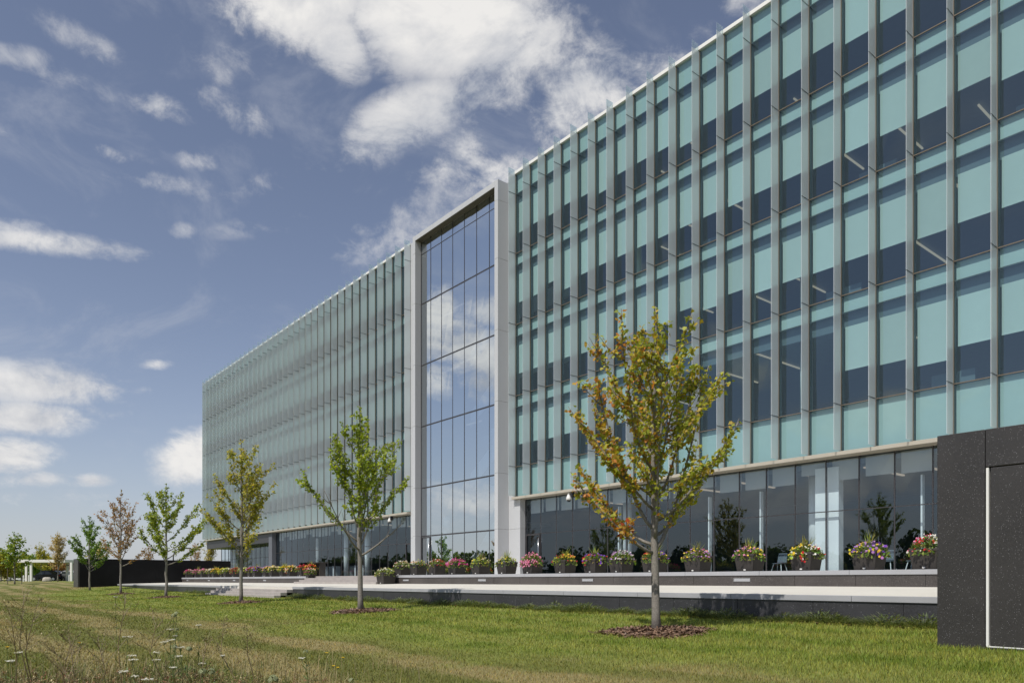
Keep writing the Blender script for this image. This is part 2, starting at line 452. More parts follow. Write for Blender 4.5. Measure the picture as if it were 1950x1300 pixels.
def make_enclosures():
    # right: a box of dark granite slabs with a steel edged inset panel in the end that faces the lawn
    y0, y1, zt = 11.0, 21.5, 3.0
    x0, x1 = XE1, XE1 + 2.9
    t = thing('granite_enclosure', 'big speckled dark granite block wall at the right edge with a steel strip', 'wall', ((x0 + x1) / 2, y0, -.1))
    dU = lambda u: X_at(u, y0)
    xj = dU(1876); D = F * y0 / (CA * (1876 - UVP)); zl = z_at(889, D); zb = z_at(1231, D)
    b = MB()
    b.box(x0, xj - .004, y0, y0 + .12, -.4, zt)                # left pier slab
    b.box(xj + .004, x1, y0, y0 + .12, zl, zt)                 # lintel slab
    n = 4
    for i in range(n):
        ya = y0 + .124 + (y1 - y0 - .124) * i / n; yb = y0 + .124 + (y1 - y0 - .124) * (i + 1) / n - .008
        b.box(x0, x0 + .12, ya, yb, -.4, zt); b.box(x1 - .12, x1, ya, yb, -.4, zt)
    b.box(x0 + .12, x1 - .12, y0 + .125, y1 - .01, zt - .15, zt - .01)
    bevel(b.build('granite_slab', M['granite'], t), .006)
    b = MB(); b.box(x0 + .02, x1 - .02, y0 + .06, y1 - .03, -.4, zt - .16); b.build('core', M['joint'], t)
    b = MB(); b.box(xj + .06, x1, y0 + .012, y0 + .058, zb + .022, zl - .012); bevel(b.build('inset_panel', M['granite'], t), .004)
    b = MB(); b.box(xj + .004, x1, y0, y0 + .058, -.4, zb - .004); b.build('base_slab', M['granite'], t)
    b = MB(); b.box(xj + .012, xj + .042, y0 - .004, y0 + .058, zb, zl - .012)
    b.box(xj + .042, x1, y0 + .004, y0 + .05, zb, zb + .015)
    b.build('steel_strip', M['white_metal'], t)
    # left: its twin at the far end of the terrace
    x0, x1, zt = XE0 - 2.2, XE0, 2.91
    t = thing('granite_enclosure', 'long black granite wall at the far end of the terrace behind the small trees', 'wall', ((x0 + x1) / 2, y0, -.1))
    b = MB(); b.box(x0, x1 - .004, y0, y0 + .12, -.4, zt); b.build('end_slab', M['granite'], t)
    b = MB()
    n = 5; yy = [y0 + .124, 14.2, 17.2, 20.2, 24.0]
    for ya, yb in zip(yy[:-1], yy[1:]):
        b.box(x1 - .12, x1, ya, yb - .01, -.4, zt); b.box(x0, x0 + .12, ya, yb - .01, -.4, zt)
    b.box(x0 + .12, x1 - .12, y0 + .12, yy[-1] - .02, zt - .2, zt - .01)
    b.build('granite_slab', M['granite_black'], t)
    b = MB(); b.box(x0 + .02, x1 - .02, y0 + .1, yy[-1] - .04, -.4, zt - .21); b.build('core', M['joint'], t)
make_enclosures()

# ------------------------------------------------------------------ the office building
BAY = 1.31
XR0 = -33.6                       # first fin of the right wing
NR = 25
XL0 = -33.6 - 9 * BAY             # first fin of the left wing (right end)
NL = 36
ZROOF = 25.0; ZLEDGE = 5.86
ZJ = [7.72, 11.90, 16.09, 20.28]  # sills of the four upper floors
VIS = 3.50
def make_building():
    t = thing('office_building', 'long five storey glass office building with vertical glass fins and a metal framed entrance', 'building', (-48, YF, ZP))
    XRE = XR0 + NR * BAY; XLE = XL0 - NL * BAY
    # ---- structure inside
    b = MB()
    for z in ZJ + [ZROOF - .55]:
        b.box(XLE + .1, XL0 + .1, YF + .32, 55, z - .66, z - .02, 0); b.box(XR0 - .5, XRE, YF + .32, 55, z - .66, z - .02, 0)
        b.box(XL0 + .101, XR0 - .501, 33.4 if z < 24 else YF + .32, 55, z - .66, z - .02, 0)
    b.build('floor_slab', M['ceil'], t)
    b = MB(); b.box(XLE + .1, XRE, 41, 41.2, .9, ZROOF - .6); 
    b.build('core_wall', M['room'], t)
    b = MB(); b.box(XRE, XRE + .3, YF, 55, ZLEDGE, ZROOF - .02); b.box(XLE - .15, XLE + .09, YF + .25, 55, ZLEDGE, ZROOF - .02)
    b.box(XRE, XRE + .3, YG, 55, .3, ZLEDGE - .01); b.box(XLE + .2, XLE + .4, YG + 2.3, 55, .2, ZLEDGE - .02)
    b.box(XLE, XRE, 55, 55.3, .1, ZROOF - .02)
    b.build('end_wall', M['panel'], t)
    b = MB(); b.box(XLE - .15, XRE + .3, YF + .25, 55.3, ZROOF - .02, ZROOF + .02); b.build('roof', M['roof'], t)
    b = MB()
    for xa, xb in ((XR0 - .02, XRE + .3), (XLE - .2, XL0 + .02)):
        b.box(xa, xb, YF - .10, YF + .35, ZROOF - .07, ZROOF + .10)
    bevel(b.build('roof_coping', M['coping_white'], t), .01)
    # ---- shared small meshes
    def quad_mesh(name, w, h, mat, y=0.0, j=0.0, rr=None):
        b = MB(); d = [0] * 4
        if j: d = [rr.uniform(-j, j) for _ in range(4)]
        b.face([(0, y + d[0], 0), (w, y + d[1], 0), (w, y + d[2], h), (0, y + d[3], h)])
        me = bpy.data.meshes.new(name); me.from_pydata(b.v, [], b.f); me.materials.append(mat); return me
    rr = random.Random(5)
    panes = [quad_mesh('window', BAY - .05, VIS, M['glass_up'], 0, .006, rr) for _ in range(8)]
    def blind_mesh(L, mat):
        b = MB(); w = BAY - .16
        b.face([(.055, .17, VIS - .52 - L), (w + .055, .17, VIS - .52 - L), (w + .055, .17, VIS - .50), (.055, .17, VIS - .50)])
        b.box(.055, w + .055, .155, .185, VIS - .55 - L, VIS - .52 - L)
        me = bpy.data.meshes.new('blind'); me.from_pydata(b.v, [], b.f); me.materials.append(mat); return me
    blinds = [blind_mesh(L, M[m_]) for L, m_ in ((1.62, 'blind'), (1.70, 'blind_b'), (1.66, 'blind_c'), (2.05, 'blind'), (1.30, 'blind_b'), (.35, 'blind'))]
    def link(name, me, parent, loc):
        o = bpy.data.objects.new(name, me); COL.objects.link(o); o.parent = parent
        pl = ORG[parent]; o.location = Vector(loc) - pl; ORG[o] = Vector(loc); return o
    for k in range(NR):
        x = XR0 + k * BAY
        for fl, z in enumerate(ZJ):
            wdw = link('window', panes[(k * 3 + fl * 5) % 8], t, (x + .025, YF, z))
            if fl == 0 and 5 <= k <= 14 and k not in (6,): continue
            if fl == 1 and k in (11,) : pick = 4
            elif fl == 3 and k == 9: pick = 3
            elif rr.random() < .13: pick = rr.choice((3, 4))
            else: pick = rr.choice((0, 0, 0, 1, 2))
            link('blind', blinds[pick], wdw, (x + .025, YF, z))
    b = MB(); bb = MB()
    for k in range(NL):
        x = XL0 - (k + 1) * BAY
        for z in ZJ:
            b.face([(x + .025, YF + rr.uniform(-.003, .003), z), (x + BAY - .025, YF + rr.uniform(-.003, .003), z), (x + BAY - .025, YF + rr.uniform(-.003, .003), z + VIS), (x + .025, YF + rr.uniform(-.003, .003), z + VIS)])
            L = rr.choice((1.62, 1.7, 1.66))
            bb.face([(x + .08, YF + .17, z + VIS - .52 - L), (x + BAY - .08, YF + .17, z + VIS - .52 - L), (x + BAY - .08, YF + .17, z + VIS - .5), (x + .08, YF + .17, z + VIS - .5)])
    wl = b.build('window', M['glass_up'], t); wl['kind'] = 'stuff'
    bl = bb.build('blind', M['blind'], wl); bl['kind'] = 'stuff'
    # ---- spandrel bands, painted shadow bands, mullions per wing
    for (xa, n) in ((XR0, NR), (XLE, NL)):
        lev = [(ZLEDGE + .09, ZJ[0])] + [(z + VIS, z2) for z, z2 in zip(ZJ[:-1], ZJ[1:])] + [(ZJ[3] + VIS, ZROOF - .07)]
        for (za, zb) in lev:
            b = MB(); g = MB()
            for k in range(n):
                x = xa + k * BAY
                b.face([(x + .05, YF + .12, za + .03), (x + BAY - .05, YF + .12, za + .03), (x + BAY - .05, YF + .12, zb - .02), (x + .05, YF + .12, zb - .02)])
                g.face([(x + .025, YF + rr.uniform(-.003, .003), za + .02), (x + BAY - .025, YF + rr.uniform(-.003, .003), za + .02), (x + BAY - .025, YF + rr.uniform(-.003, .003), zb - .012), (x + .025, YF + rr.uniform(-.003, .003), zb - .012)])
            s = b.build('spandrel_panel', M['spandrel'], t); g.build('spandrel_glass', M['glass_up'], s)
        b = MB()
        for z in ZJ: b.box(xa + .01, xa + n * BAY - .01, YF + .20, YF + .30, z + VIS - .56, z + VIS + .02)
        b.build('shadow_band', M['dark_slate'], t)  # dark panel in place of the shaded strip between spandrel and blind
        b = MB()
        for k in range(n + 1):
            x = xa + k * BAY
            b.box(x - .025, x + .025, YF - .03, YF + .02, ZLEDGE + .09, ZROOF - .075, 0)
            b.box(x - .03, x + .03, YF + .021, YF + .19, ZLEDGE + .09, ZROOF - .08, 1)
        for z in ZJ:
            for k in range(n):
                x = xa + k * BAY
                b.box(x + .026, x + BAY - .026, YF - .022, YF + .016, z - .022, z + .01, 0)
                b.box(x + .031, x + BAY - .031, YF + .018, YF + .15, z - .03, z + .012, 1)
                b.box(x + .031, x + BAY - .031, YF + .004, YF + .15, z + VIS - .015, z + VIS + .02, 1)
        b.build('mullion_grid', [M['mullion'], M['mull_in']], t)
        b = MB(); b.box(xa - .0, xa + n * BAY, YF - .34, YF + .35, ZLEDGE - .10, ZLEDGE + .045)
        bevel(b.build('ledge', M['ledge'], t), .01)
        b = MB(); b.box(xa, xa + n * BAY, YF - .10, YF + .3, ZLEDGE + .048, ZLEDGE + .088); b.build('sill_trim', M['mullion'], t)
        # fins
        for k in range(n + 1):
            x = xa + k * BAY; b = MB()
            zz = [ZLEDGE + .10] + ZJ + [ZJ[3] + VIS, ZROOF + .20]
            zz[-1] = ZROOF - .12
            for za, zb in zip(zz[:-1], zz[1:]):
                b.box(x - .008, x + .008, YF - .565, YF - .045, za + .012, zb - .012, 0)
            b.box(x - .007, x + .007, YF - .565, YF - .11, ZROOF - .119, ZROOF + .20, 3)
            b.box(x - .022, x + .022, YF - .044, YF - .031, ZLEDGE + .1, ZROOF - .08, 1)
            for z in zz[1:-1]:
                b.box(x - .014, x + .014, YF - .55, YF - .045, z - .010, z + .010, 2)
            b.build('glass_fin', [M['fin'], M['mullion'], M['frame'], M['fin_clear']], t)
    # ---- linear ceiling lamps of the upper floors, running back from the facade
    rl = random.Random(12)
    for fl, z in enumerate(ZJ):
        zc = z + 3.50
        for k in range(1, NR, 2):
            x = XR0 + (k + .5) * BAY + rl.uniform(-.2, .2)
            if rl.random() < .25: continue
            ya = YF + rl.choice((1.6, 3.0, 4.6)); L = rl.choice((2.0, 3.0, 4.0))
            b = MB(); b.box(x - .032, x + .032, ya, ya + L, zc - .10, zc - .04); b.build('ceiling_lamp', M['lamp'], t)
    # a few white columns and desks behind the windows
    for (k, fl) in ((13, 0), (11, 1), (13, 2), (13, 1), (6, 2), (21, 0)):
        x = XR0 + (k + .45) * BAY; z = ZJ[fl]
        b = MB(); b.tube([(x, YF + 1.1, z - .02), (x, YF + 1.1, z + VIS - .05)], .24, 14); b.build('interior_column', M['white_in'], t, True)
    for (k, fl) in ((9, 2), (14, 1), (19, 2), (20, 1), (17, 0), (15, 2)):
        x = XR0 + k * BAY; z = ZJ[fl]
        b = MB(); b.box(x + .3, x + 1.7, YF + .8, YF + .86, z + .02, z + .62); b.build('desk_screen', M['dark_slate'], t)

    # ---- ground floor: full height glazing under the ledge
    def storefront(xs, yg, zb, zt, ztr, blinds_on=True, doors=()):
        for i, (xa, xb) in enumerate(zip(xs[:-1], xs[1:])):
            b = MB(); j = lambda: rr.uniform(-.004, .004)
            for (za, zc) in ((zb + .05, ztr - .02), (ztr + .02, zt)):
                b.face([(xa + .03, yg + j(), za), (xb - .03, yg + j(), za), (xb - .03, yg + j(), zc), (xa + .03, yg + j(), zc)])
            w_ = b.build('storefront_window', M['glass_gr'], t)
            if blinds_on:
                b = MB(); L = rr.choice((.78, .8, .82, .82, .5))
                b.face([(xa + .12, yg + .28, zt - L), (xb - .08, yg + .28, zt - L), (xb - .08, yg + .28, zt - .02), (xa + .12, yg + .28, zt - .02)])
                b.build('blind', M['blind_dim'], w_)
        b = MB()
        for x in xs: b.box(x - .022, x + .022, yg - .010, yg + .08, zb, zt + .05)
        for xa, xb in zip(xs[:-1], xs[1:]):
            b.box(xa + .023, xb - .023, yg - .007, yg + .06, ztr - .018, ztr + .018)
            b.box(xa + .023, xb - .023, yg - .009, yg + .07, zb, zb + .05)
        b.build('storefront_frame', M['frame'], t)
    xs = [-33.08 + i * BAY for i in range(25)]
    storefront(xs, YG, ZP, ZLEDGE - .1, 3.72)
    xs = [XL0 - i * BAY for i in range(21)][::-1]
    storefront(xs, YG, ZP, ZLEDGE - .1, 3.72)
    # set-back glazing below the dark soffit at the far end
    xr = XL0 - 20 * BAY
    b = MB(); b.box(xr - .9, xr - .032, YF - .05, YG + 2.4, .2, ZLEDGE - .11); b.build('end_pier', M['farwall'], t)
    b = MB(); b.box(XLE, xr - .91, YF - .02, YG + 2.35, ZLEDGE - 1.05, ZLEDGE - .11); b.build('soffit_fascia', M['frame'], t)
    xs = [xr - .92 - i * BAY for i in range(16)][::-1]
    storefront(xs, YG + 1.2, .9, ZLEDGE - 1.06, 3.5, False)
    for i in range(1, 14):
        x = xr - 1.6 - i * BAY
        b = MB(); b.box(x - .1, x + .1, YG + 2.0, YG + 2.2, .9, ZLEDGE - 1.08); b.build('interior_column', M['white_in'], t)
    # ground floor room
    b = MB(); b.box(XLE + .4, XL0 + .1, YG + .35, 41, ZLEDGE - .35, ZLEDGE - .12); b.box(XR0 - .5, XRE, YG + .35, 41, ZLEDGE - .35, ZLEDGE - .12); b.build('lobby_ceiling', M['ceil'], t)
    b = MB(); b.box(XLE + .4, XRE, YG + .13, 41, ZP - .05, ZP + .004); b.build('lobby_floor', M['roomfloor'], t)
    x = X_at(1590, YG + 1)
    b = MB(); b.box(x - .42, x + .55, YG + .22, YG + .6, ZP, ZLEDGE - .37); b.build('white_pier', M['white_in'], t)
    b = MB(); b.tube([(x - 1.0, YG + 1.3, ZP), (x - 1.0, YG + 1.3, ZLEDGE - .37)], .26, 16); b.build('interior_column', M['white_in'], t, True)
    for u in (1195, 660, 700, 850):
        x = X_at(u, YG + 1.4)
        b = MB(); b.tube([(x, YG + 1.4, ZP), (x, YG + 1.4, ZLEDGE - .37)], .24, 16); b.build('interior_column', M['white_in'], t, True)
    for u in (1450, 1352, 1757, 1180, 604):
        x = X_at(u, YG + .6)
        b = MB(); b.box(x - .03, x + .03, YG + .5, YG + .7, ZP, ZLEDGE - 1.0); b.build('glass_partition_edge', M['white_in'], t)
    for u, L in ((1660, 3.5), (1545, 2), (1420, 3), (1740, 3), (1330, 2.5), (1130, 3), (650, 3), (740, 3)):
        x = X_at(u, YG + 1.8)
        b = MB(); b.box(x - .05, x + .05, YG + 1.2, YG + 1.2 + L, ZLEDGE - .42, ZLEDGE - .36); b.build('ceiling_lamp', M['lamp'], t)
    # doors
    def door(xa, xb, yg, zb, zt, handle_right=True):
        b = MB(); f = .07
        b.box(xa, xa + f, yg - .06, yg - .005, zb, zt); b.box(xb - f, xb, yg - .06, yg - .005, zb, zt)
        b.box(xa + f + .001, xb - f - .001, yg - .06, yg - .005, zt - f, zt); b.box(xa + f + .001, xb - f - .001, yg - .06, yg - .005, zb, zb + .12)
        d = b.build('door', M['frame'], t)
        hx = xb - .05 if handle_right else xa + .05
        b = MB(); b.tube([(hx, yg - .12, zb + .5), (hx, yg - .12, zt - .25)], .022, 8)
        b.box(hx - .012, hx + .012, yg - .12, yg - .06, zb + .7, zb + .73); b.box(hx - .012, hx + .012, yg - .12, yg - .06, zt - .5, zt - .47)
        b.build('handle', M['steel'], d, True)
    door(-33.04, -33.04 + BAY - .08, YG, ZP + .01, 3.70)
    door(XL0 - BAY + .04, XL0 - .04, YG, ZP + .01, 3.70)

    # ---- the entrance portal: a box of pale metal panels round a tall atrium window
    PX1, PX0 = -34.2, -43.76; fw = .33; PYF = 26.72; PYB = YF + .3; PZ = 24.65; GY = 27.2
    zj = [ZP, 4.05, 7.36, 11.6, 15.8, 20.02, 23.45]
    b = MB(); g = .006
    zs = zj[:]
    for za, zb in zip(zs, zs[1:] + [PZ]):
        for (xa, xb) in ((PX0, PX0 + fw), (PX1 - fw, PX1)):
            b.box(xa, xb, PYF, PYB, za + g, zb - g)
    nx = 4
    for i in range(nx):
        xa = PX0 + fw + (PX1 - PX0 - 2 * fw) * i / nx; xb = PX0 + fw + (PX1 - PX0 - 2 * fw) * (i + 1) / nx
        b.box(xa + g, xb - g, PYF, PYB, PZ - fw, PZ)
    bevel(b.build('portal_panel', M['panel'], t), .006)
    b = MB()
    b.box(PX0 + .02, PX0 + fw - .02, PYF + .02, PYB - .02, ZP, PZ - .02); b.box(PX1 - fw + .02, PX1 - .02, PYF + .02, PYB - .02, ZP, PZ - .02)
    b.box(PX0 + fw - .02, PX1 - fw + .02, PYF + .02, PYB - .02, PZ - fw + .02, PZ - .02)
    b.build('portal_backing', M['panel_back'], t)
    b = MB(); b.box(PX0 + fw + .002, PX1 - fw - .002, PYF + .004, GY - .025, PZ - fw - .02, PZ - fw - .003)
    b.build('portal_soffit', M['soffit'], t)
    # pale infill panels between the portal and the wings
    b = MB()
    zz = [ZP, 4.05] + [ZLEDGE - .1] + ZJ + [ZJ[3] + VIS, ZROOF + .02]
    for za, zb in zip(zz[:-1], zz[1:]):
        xr_ = XR0 - .05 if za >= ZLEDGE - .2 else -33.14
        b.box(PX1 + .008, xr_, YF - .06 + (0 if za >= ZLEDGE - .2 else .002), YF + .34, za + g, zb - g)
    b.build('infill_panel', M['panel'], t)
    b = MB()
    for za, zb in zip(zz[:-1], zz[1:]): b.box(XL0 + .05, PX0 - .008, YF - .06, YF + .34, za + g, zb - g)
    b.build('infill_panel', M['panel'], t)
    b = MB(); b.box(PX1 + .01, XR0 - .07, YF - .03, YF + .3, ZP, ZROOF); b.box(XL0 + .07, PX0 - .01, YF - .03, YF + .3, ZP, ZROOF)
    b.build('infill_backing', M['panel_back'], t)
    xm = [PX0 + fw] + [-42.2 + BAY * k for k in range(6)] + [PX1 - fw]
    zr = zj + [PZ - fw]
    b2 = MB()
    for xa, xb in zip(xm[:-1], xm[1:]):
        for za, zb in zip(zr[:-1], zr[1:]):
            b = MB(); j = lambda: rr.uniform(-.004, .004)
            b.face([(xa + .012, GY + j(), za + .02), (xb - .012, GY + j(), za + .02), (xb - .012, GY + j(), zb - .02), (xa + .012, GY + j(), zb - .02)])
            b.build('atrium_window', M['glass_at'], t)
    for x in xm[1:-1]: b2.box(x - .014, x + .014, GY - .018, GY + .14, ZP, PZ - fw)
    for x in (xm[0] + .03, xm[-1] - .03): b2.box(x - .03, x + .03, GY - .02, GY + .14, ZP, PZ - fw - .001)
    for z in zr[1:-1]:
        h = .045 if z < 23 else .02
        for xa, xb in zip(xm[:-1], xm[1:]): b2.box(xa + .0145, xb - .0145, GY - .014, GY + .12, z - h, z + h)
    b2.build('atrium_frame', M['frame'], t)
    door(xm[0] + .07, xm[1] - .03, GY, ZP + .01, 3.98)
    # the white stair flights and floor edges in the atrium
    for fl, (za, zb) in enumerate(zip([ZP] + zj[2:5], zj[2:6])):
        b = MB(); xa, xb = -41.5, -35.6
        for (y, xs_, xe_) in ((30.0, xa, xb),):
            b.hexa([(xs_, y, za), (xe_, y, zb - .3), (xe_, y + .1, zb - .3), (xs_, y + .1, za), (xs_, y, za + 1.05), (xe_, y, zb + .75), (xe_, y + .1, zb + .75), (xs_, y + .1, za + 1.05)])
        b.build('stair_flight', M['white_in'], t)
    b = MB()
    for z in zj[2:6]: b.box(PX0 + .4, PX1 - .4, 33.2, 33.35, z - .45, z + .65)
    b.build('balcony_edge', M['white_in'], t)
    for (u, z) in ((880, 19.2), (860, 19.0), (900, 15.2), (868, 15.0), (910, 10.8)):
        x = X_at(u, 29.5); b = MB(); b.box(x - 1.2, x + .6, 29.3, 29.4, z + .8, z + .88); b.build('ceiling_lamp', M['lamp'], t)
    return t
make_building()

def small_fittings():
    # dome cameras under the ledge
    for u, lab in ((1082, 'grey dome security camera hung under the ledge right of the entrance'), (741, 'grey dome security camera hung under the ledge left of the entrance')):
        x = X_at(u, YF - .25); z = ZLEDGE - .10; y = YF - .2
        t = thing('security_camera', lab, 'camera', (x, y, z))
        b = MB(); b.lathe((x, y, z - .10), [(.05, 0), (.05, .1)], 12); b.lathe((x, y, z - .42), [(.15, 0), (.14, .12), (.07, .30), (.05, .33)], 14); b.build('housing', M['white_metal'], t, True)
        b = MB(); b.lathe((x, y, z - .52), [(.03, 0), (.09, .03), (.125, .1)], 14); b.build('dome', M['carglass'], t, True)
        b = MB(); b.box(x + .2, x + .34, y - .08, y + .1, z - .3, z - .02); b.build('bracket', M['dark_metal'], t)
    # white turnstile panels in the lobby, left of the entrance
    for i, u in enumerate((625, 640, 668, 682, 697)):
        x = X_at(u, YG + 2.2)
        t = thing('turnstile', 'white turnstile panel inside the lobby glass left of the entrance', 'turnstile', (x, YG + 2.2, ZP), 'lobby turnstiles')
        b = MB(); b.box(x - .12, x + .12, YG + 1.9, YG + 2.6, ZP + .01, ZP + 1.05); bevel(b.build('cabinet', M['white_in'], t), .02)
        b = MB(); b.box(x - .14, x + .14, YG + 1.86, YG + 2.64, ZP + 1.053, ZP + 1.08); b.build('lid', M['steel'], t)
    # chairs behind the ground floor glass
    for i, (u, lab) in enumerate(((1484, 'pale chair behind the glass, left of the yellow and white flower pot'), (1690, 'pale chair behind the glass beside the purple and yellow flower pot'), (1742, 'pale chair behind the glass, nearest the granite wall'))):
        x = X_at(u, YG + .9); y = YG + .9
        t = thing('chair', lab, 'chair', (x, y, ZP), 'chairs inside the ground floor')
        b = MB(); b.box(x - .23, x + .23, y - .22, y + .22, ZP + .44, ZP + .47); bevel(b.build('seat', M['dark_slate'], t), .01)
        b = MB(); b.hexa([(x - .22, y + .2, ZP + .5), (x + .22, y + .2, ZP + .5), (x + .22, y + .23, ZP + .5), (x - .22, y + .23, ZP + .5), (x - .2, y + .3, ZP + .9), (x + .2, y + .3, ZP + .9), (x + .2, y + .33, ZP + .9), (x - .2, y + .33, ZP + .9)]); b.build('backrest', M['dark_slate'], t)
        for sx in (-1, 1):
            for sy in (-1, 1):
                b = MB(); b.tube([(x + sx * .25, y + sy * .26, ZP + .005), (x + sx * .17, y + sy * .15, ZP + .44)], .018, 6); b.build('leg', M['white_in'], t)
    # tall dark table at the head of the steps
    x = X_at(609, 20.6); y = 20.6
    t = thing('high_table', 'small dark high table at the end of the left row of pots', 'table', (x, y, ZP))
    b = MB(); b.box(x - .55, x + .55, y - .35, y + .35, ZP + .86, ZP + .92); b.build('tabletop', M['pot'], t)
    for sx in (-1, 1):
        b = MB(); b.box(x + sx * .4 - .06, x + sx * .4 + .06, y - .2, y + .2, ZP, ZP + .857); b.build('leg', M['pot'], t)
small_fittings()

# ------------------------------------------------------------------ flower pots
C = dict(white=(.82, .80, .74), cream=(.72, .64, .42), yellow=(.80, .58, .05), lime=(.50, .55, .06), red=(.55, .02, .03), crimson=(.42, .01, .05), pink=(.75, .25, .42),
         magenta=(.62, .03, .26), lilac=(.48, .25, .58), violet=(.20, .06, .50), orange=(.65, .25, .05))
GREENS = [(.10, .15, .03), (.14, .19, .04), (.07, .11, .025), (.20, .22, .06)]
def pot(x, y, z, label, cols, seed, s=.69, h=.53, spike=False, trail=0, full=1.0, tall=.0, bl=1.0, group='flower pots along the terrace'):
    r = random.Random(seed)
    t = thing('flower_pot', label, 'flower pot', (x, y, z), group)
    a, c = s / 2, s / 2 * .80; w = .05
    b = MB()
    b.hexa([(x - c, y - c, z), (x + c, y - c, z), (x + c, y + c, z), (x - c, y + c, z), (x - a + .01, y - a + .01, z + h - .07), (x + a - .01, y - a + .01, z + h - .07), (x + a - .01, y + a - .01, z + h - .07), (x - a + .01, y + a - .01, z + h - .07)])
    b.box(x - a, x + a, y - a, y - a + w, z + h - .072, z + h); b.box(x - a, x + a, y + a - w, y + a, z + h - .072, z + h)
    b.box(x - a, x - a + w, y - a + w, y + a - w, z + h - .072, z + h); b.box(x + a - w, x + a, y - a + w, y + a - w, z + h - .072, z + h)
    bevel(b.build('pot', M['pot'], t), .012)
    b = MB(); b.box(x - .035, x + .035, y - c - .012, y - c + .03, z + .03, z + .07); b.build('drain_plug', M['white_metal'], t)
    lf = MB(); fl = MB()
    def leafq(m, p, size, col, up=.5):
        d = Vector((r.gauss(0, 1), r.gauss(0, 1), r.gauss(up, .7))).normalized()
        e = d.cross(Vector((r.gauss(0, 1), r.gauss(0, 1), r.gauss(0, 1)))).normalized(); g = d.cross(e)
        p = Vector(p)
        m.face([p - e * size, p + g * size * .55, p + e * size, p - g * size * .55], 0, col)
    mound = .20 + tall
    def surf():
        an = r.uniform(0, 2 * PI); q = math.sqrt(r.random())
        rad = q * (a + .10) * (1 + .13 * math.sin(3 * an + seed))
        hh = h + .02 + mound * (1 - q * q) * r.uniform(.6, 1.15) - (.10 if q > .86 else 0)
        return Vector((x + rad * math.cos(an) * 1.08, y + rad * math.sin(an) * 1.08, z + hh)), an
    for i in range(int(420 * full)):
        p, an = surf(); leafq(lf, p - Vector((0, 0, r.uniform(0, .14))), r.uniform(.03, .065), [k * r.uniform(.7, 1.3) for k in r.choice(GREENS)])
    for i in range(int(60 * full)):
        p, an = surf(); 
        an = an
        pt = Vector((x + math.cos(an) * a * 1.15, y + math.sin(an) * a * 1.15, z + h - r.uniform(-.03, .12)))
        leafq(lf, pt, r.uniform(.03, .06), r.choice(GREENS))
    nsec = len(cols)
    off = r.uniform(0, 6.28)
    for i in range(int(190 * full)):
        p, an = surf()
        sec = int(((an + off) / (2 * PI)) * nsec + r.gauss(0, .35)) % nsec
        if bl < 1.2 and r.random() < .18: continue
        cc = C[cols[sec]] if r.random() < .85 else C[r.choice(cols)]
        k = r.uniform(.75, 1.15)
        sz = r.uniform(.020, .036) * bl
        nrm = Vector((r.gauss(0, .5), r.gauss(-.6, .5), r.gauss(.9, .4))).normalized()
        e = nrm.cross(Vector((r.gauss(0, 1), r.gauss(0, 1), 0)) + Vector((.01, 0, 0))).normalized(); g = nrm.cross(e)
        pc = p + Vector((0, 0, r.uniform(0, .05)))
        fl.face([pc + (e * math.cos(q) + g * math.sin(q)) * sz * (1 if j % 2 == 0 else .72) for j, q in enumerate(np.linspace(0, 2 * PI, 10, endpoint=False))], 0, [v * k for v in cc])
    for i in range(trail):
        an = r.uniform(PI * 1.1, PI * 1.95); L = r.uniform(.10, .36)
        ph = Vector((x + math.cos(an) * a * 1.2, y + math.sin(an) * a * 1.2, z + h + .02))
        for q in range(int(8)):
            cc = C[r.choice(cols)]
            p = ph + Vector((r.gauss(0, .05), r.gauss(-.03, .03), -L * q / 8 + r.gauss(0, .02)))
            leafq(lf, p + Vector((0, .02, 0)), .04, r.choice(GREENS))
            sz = r.uniform(.03, .045)
            fl.face([p + Vector((math.cos(w_) * sz, -.03, math.sin(w_) * sz)) for w_ in np.linspace(0, 2 * PI, 7, endpoint=False)], 0, [v * r.uniform(.8, 1.1) for v in cc])
    lf.build('foliage', M['leaf'], t, attr=True)
    fl.build('flowers', M['petal'], t, attr=True)
    if spike:
        sp = MB()
        for i in range(26):
            an = r.uniform(0, 2 * PI); le = r.uniform(.3, .62); sprd = r.uniform(.1, .75)
            p0 = Vector((x + r.gauss(0, .04), y + r.gauss(0, .04), z + h + .02)); d = Vector((math.cos(an) * sprd, math.sin(an) * sprd, 1)).normalized()
            side = d.cross(Vector((0, 0, 1))); side = side.normalized() * .012
            p1 = p0 + d * le * .6; p2 = p0 + d * le + Vector((math.cos(an), math.sin(an), -.4)) * .05
            col = [k * r.uniform(.8, 1.3) for k in (.20, .22, .07)]
            sp.face([p0 - side, p0 + side, p1 + side, p1 - side], 0, col); sp.face([p1 - side, p1 + side, p2], 0, col)
        sp.build('spiky_grass', M['leaf'], t, attr=True)
    return t
YPOT = YP + .52
